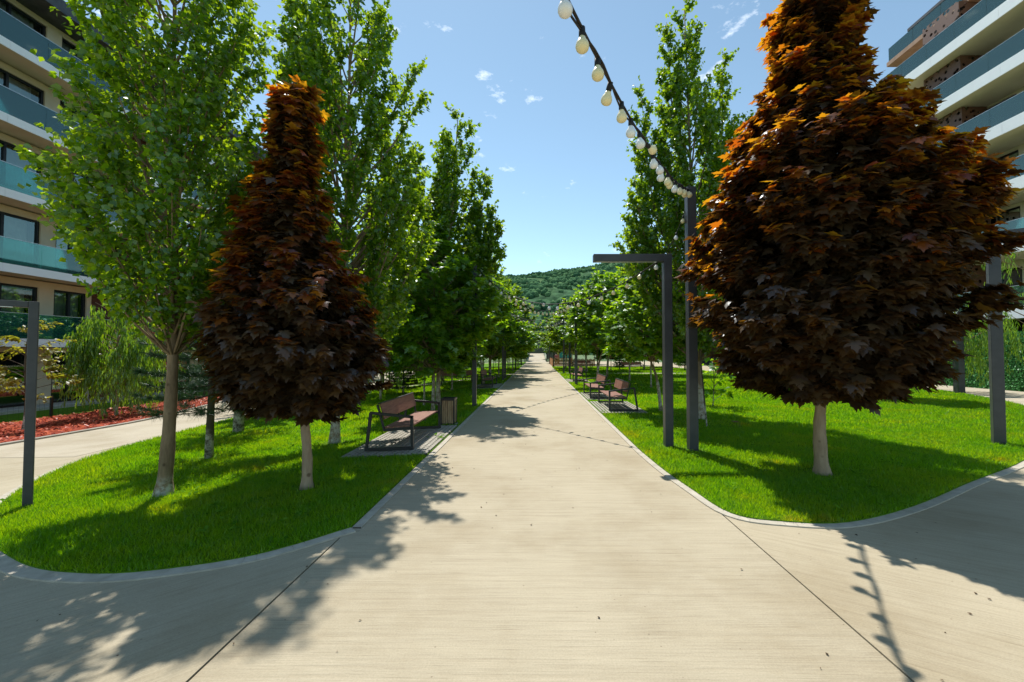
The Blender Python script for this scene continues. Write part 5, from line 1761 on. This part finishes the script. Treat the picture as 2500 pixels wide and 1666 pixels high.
# dark pergola roof over the far end of the bridge
pg = thing('pergola', 'dark slatted pergola roof over the far end of the bridge', 'pergola', (0, 104, 1.45))
for sx in (-2.6, 2.6):
    for sy in (0, 6):
        MB().box(sx - 0.12, sx + 0.12, sy - 0.12, sy + 0.12, -1.5, 3.0).build('post', M['roof_dark'], pg)
MB().box(-3.6, 3.6, -0.4, 0.0, 3.0, 3.5).box(-3.6, 3.6, 6.0, 6.4, 3.0, 3.5).build('beam', M['stone_wall'], pg)
m = MB()
for i in range(18):
    m.box(-3.5 + i * 0.41, -3.35 + i * 0.41, 0.002, 5.998, 3.05, 3.45)
m.build('roof_slats', M['roof_dark'], pg)
tag(MB().box(-6, 6, 122, 123, -0.5, 6).build('retaining_wall', M['stone_wall']), 'dark concrete wall closing the view behind the bridge', 'wall')

# picket fence round the playground
pf = thing('picket_fence', 'low brown wooden picket fence at the playground corner right of the path', 'fence', (1.98, 51.2, 0))
for ax_, n_ in (('y', 90), ('x', 42)):
    m = MB()
    for i in range(n_):
        q = i * 0.125
        hh = 0.92 + 0.06 * math.sin(i * 1.57)
        if ax_ == 'y':
            m.box(0, 0.025, q, q + 0.095, 0.05, hh)
        else:
            m.box(q + 0.03, q + 0.125, -0.03, -0.005, 0.05, hh)
    if ax_ == 'y':
        m.box(0.026, 0.06, 0, n_ * 0.125, 0.25, 0.33).box(0.026, 0.06, 0, n_ * 0.125, 0.68, 0.76)
    else:
        m.box(0.03, n_ * 0.125, -0.004, 0.03, 0.25, 0.33).box(0.03, n_ * 0.125, -0.004, 0.03, 0.68, 0.76)
    m.build('picket_panel', M['fence_wood'], pf)
for q in range(6):
    MB().box(0.03, 0.11, q * 2.2 + 0.04, q * 2.2 + 0.12, -0.05, 1.0).build('fence_post', M['fence_wood'], pf)
pl = thing('play_house', 'teal play structure with wooden posts behind the picket fence', 'playground equipment', (3.4, 63, 0))
for sx in (0, 2.0):
    for sy in (0, 1.6):
        MB().box(sx - 0.06, sx + 0.06, sy - 0.06, sy + 0.06, -0.05, 2.5).build('post', M['fence_wood'], pl)
MB().box(0.07, 1.93, -0.03, 0.03, 0.9, 2.3).build('panel', M['teal'], pl)
MB().box(-0.1, 2.1, -0.1, 1.7, 0.80, 0.88).build('platform', M['fence_wood'], pl)
MB().add([(-0.2, -0.2, 2.5), (2.2, -0.2, 2.5), (2.2, 1.8, 2.5), (-0.2, 1.8, 2.5), (-0.2, 0.8, 3.2), (2.2, 0.8, 3.2)], [(0, 1, 5, 4), (2, 3, 4, 5), (1, 2, 5), (3, 0, 4), (0, 3, 2, 1)]).build('roof', M['teal'], pl)


# ---------------------------------------------------------------- cars far off on the left lane
def car(label, loc, rz, paint):
    root = thing('parked_car', label, 'car', loc, rz)
    prof = [(-2.05, 0.35), (-2.1, 0.75), (-1.85, 0.95), (-1.35, 1.0), (-0.75, 1.42), (0.75, 1.45), (1.35, 1.05), (1.95, 0.95), (2.1, 0.7), (2.05, 0.35)]
    m = MB()
    n = len(prof)
    vs = [(0.82 if z < 1.1 else 0.66, x, z) for x, z in prof] + [(-0.82 if z < 1.1 else -0.66, x, z) for x, z in prof]
    fs = [tuple(range(n)), tuple(reversed(range(n, 2 * n)))] + [(i, n + i, n + (i + 1) % n, (i + 1) % n) for i in range(n)]
    m.add(vs, fs).build('body', M[paint], root, bevel=0.04)
    g_ = MB().add([(0.70, -1.2, 1.04), (0.70, 1.2, 1.08), (0.675, 0.68, 1.38), (0.675, -0.66, 1.36), (-0.70, -1.2, 1.04), (-0.70, 1.2, 1.08), (-0.675, 0.68, 1.38), (-0.675, -0.66, 1.36)],
                  [(0, 1, 2, 3), (7, 6, 5, 4), (0, 3, 7, 4), (1, 5, 6, 2), (3, 2, 6, 7)])
    g_.v = [(a_ * 1.13, b_, c_) for a_, b_, c_ in g_.v]
    g_.build('window_glass', M['black_frame'], root)
    for sx in (-0.76, 0.76):
        for sy in (-1.3, 1.3):
            MB().lathe([(0.02, -0.1), (0.31, -0.1), (0.32, -0.06), (0.32, 0.06), (0.31, 0.1), (0.02, 0.1)], 14, Matrix.Translation((sx, sy, 0.32)) @ Matrix.Rotation(R(90), 4, 'Y')).build('wheel', M['rubber'], root)
    return root


car('red car parked far down the left lane, glimpsed between trunks', on(-16.6, 62), R(60), 'red_paint')
car('black car parked beside the red one far down the left lane', on(-14.6, 66), R(70), 'black_paint')

# ---------------------------------------------------------------- a person behind the fence, tiny in the photo
pe = thing('person', 'person in a pink top standing behind the picket fence', 'person', (2.75, 57.0, 0), R(25))


def skinned(name, verts, edges, radii, mat, parent, root=0):
    me = bpy.data.meshes.new(name)
    me.from_pydata(verts, edges, [])
    me.materials.append(mat)
    o = bpy.data.objects.new(name, me)
    col.objects.link(o)
    o.parent = parent
    md = o.modifiers.new('skin', 'SKIN')
    if not me.skin_vertices:
        me.attributes.new('skin', 'FLOAT', 'POINT') if False else None
    sub = o.modifiers.new('sub', 'SUBSURF')
    sub.levels = sub.render_levels = 1
    bm = bmesh.new()
    bm.from_mesh(me)
    ly = bm.verts.layers.skin.verify()
    bm.verts.ensure_lookup_table()
    for i, v_ in enumerate(bm.verts):
        v_[ly].radius = radii[i] if hasattr(radii[i], '__len__') else (radii[i], radii[i])
        v_[ly].use_root = (i == root)
    bm.to_mesh(me)
    bm.free()
    return o


vb = [(0, 0, 0.92), (0, 0, 1.15), (0, 0, 1.36), (0, 0, 1.46), (0, 0.01, 1.56), (0, 0.01, 1.66),
      (0.18, 0, 1.36), (0.23, 0.02, 1.10), (0.24, 0.10, 0.88), (0.24, 0.14, 0.78), (-0.18, 0, 1.36), (-0.23, 0.02, 1.10), (-0.24, 0.08, 0.87), (-0.24, 0.11, 0.78),
      (0.09, 0, 0.86), (0.10, 0.01, 0.48), (0.10, -0.02, 0.08), (0.11, 0.12, 0.035), (-0.09, 0, 0.86), (-0.10, 0.05, 0.48), (-0.10, 0.02, 0.08), (-0.11, 0.16, 0.035)]
eb = [(0, 1), (1, 2), (2, 3), (3, 4), (4, 5), (2, 6), (6, 7), (7, 8), (8, 9), (2, 10), (10, 11), (11, 12), (12, 13), (0, 14), (14, 15), (15, 16), (16, 17), (0, 18), (18, 19), (19, 20), (20, 21)]
rb_ = [(0.15, 0.11), (0.14, 0.10), (0.15, 0.10), 0.05, 0.085, 0.07, 0.05, 0.040, 0.032, 0.035, 0.05, 0.040, 0.032, 0.035, 0.085, 0.055, 0.04, 0.035, 0.085, 0.055, 0.04, 0.035]
skinned('body', vb, eb, rb_, M['skin'], pe)
skinned('top', [(0, 0, 0.90), (0, 0, 1.15), (0, 0, 1.38), (0.19, 0, 1.36), (0.23, 0.02, 1.12), (-0.19, 0, 1.36), (-0.23, 0.02, 1.12)], [(0, 1), (1, 2), (2, 3), (3, 4), (2, 5), (5, 6)], [(0.165, 0.125), (0.155, 0.115), (0.16, 0.115), 0.065, 0.055, 0.065, 0.055], M['pink'], pe)
skinned('trousers', [(0, 0, 0.93), (0.09, 0, 0.84), (0.10, 0.01, 0.48), (0.10, -0.02, 0.10), (-0.09, 0, 0.84), (-0.10, 0.05, 0.48), (-0.10, 0.02, 0.10)], [(0, 1), (1, 2), (2, 3), (0, 4), (4, 5), (5, 6)], [(0.165, 0.125), 0.10, 0.07, 0.058, 0.10, 0.07, 0.058], M['navy'], pe)
skinned('hair', [(0, -0.02, 1.60), (0, -0.02, 1.70), (0, -0.06, 1.50)], [(0, 1), (0, 2)], [0.092, 0.085, 0.06], M['hair'], pe)

# fallen leaf on the right lawn
o = leaves('fallen_leaf', np.array([[0, 0, 0.05]]), np.array([[1.0, 0.3, 0.05]]), np.array([[0, 0, 1.0]]), 0.20, MAPLE_T, MAPLE_F, M['young_backlit_leaf'], None)
o.location = (4.75, 10.05, 0.03)
tag(o, 'single orange fallen leaf on the grass right of the tall poplar', 'leaf')
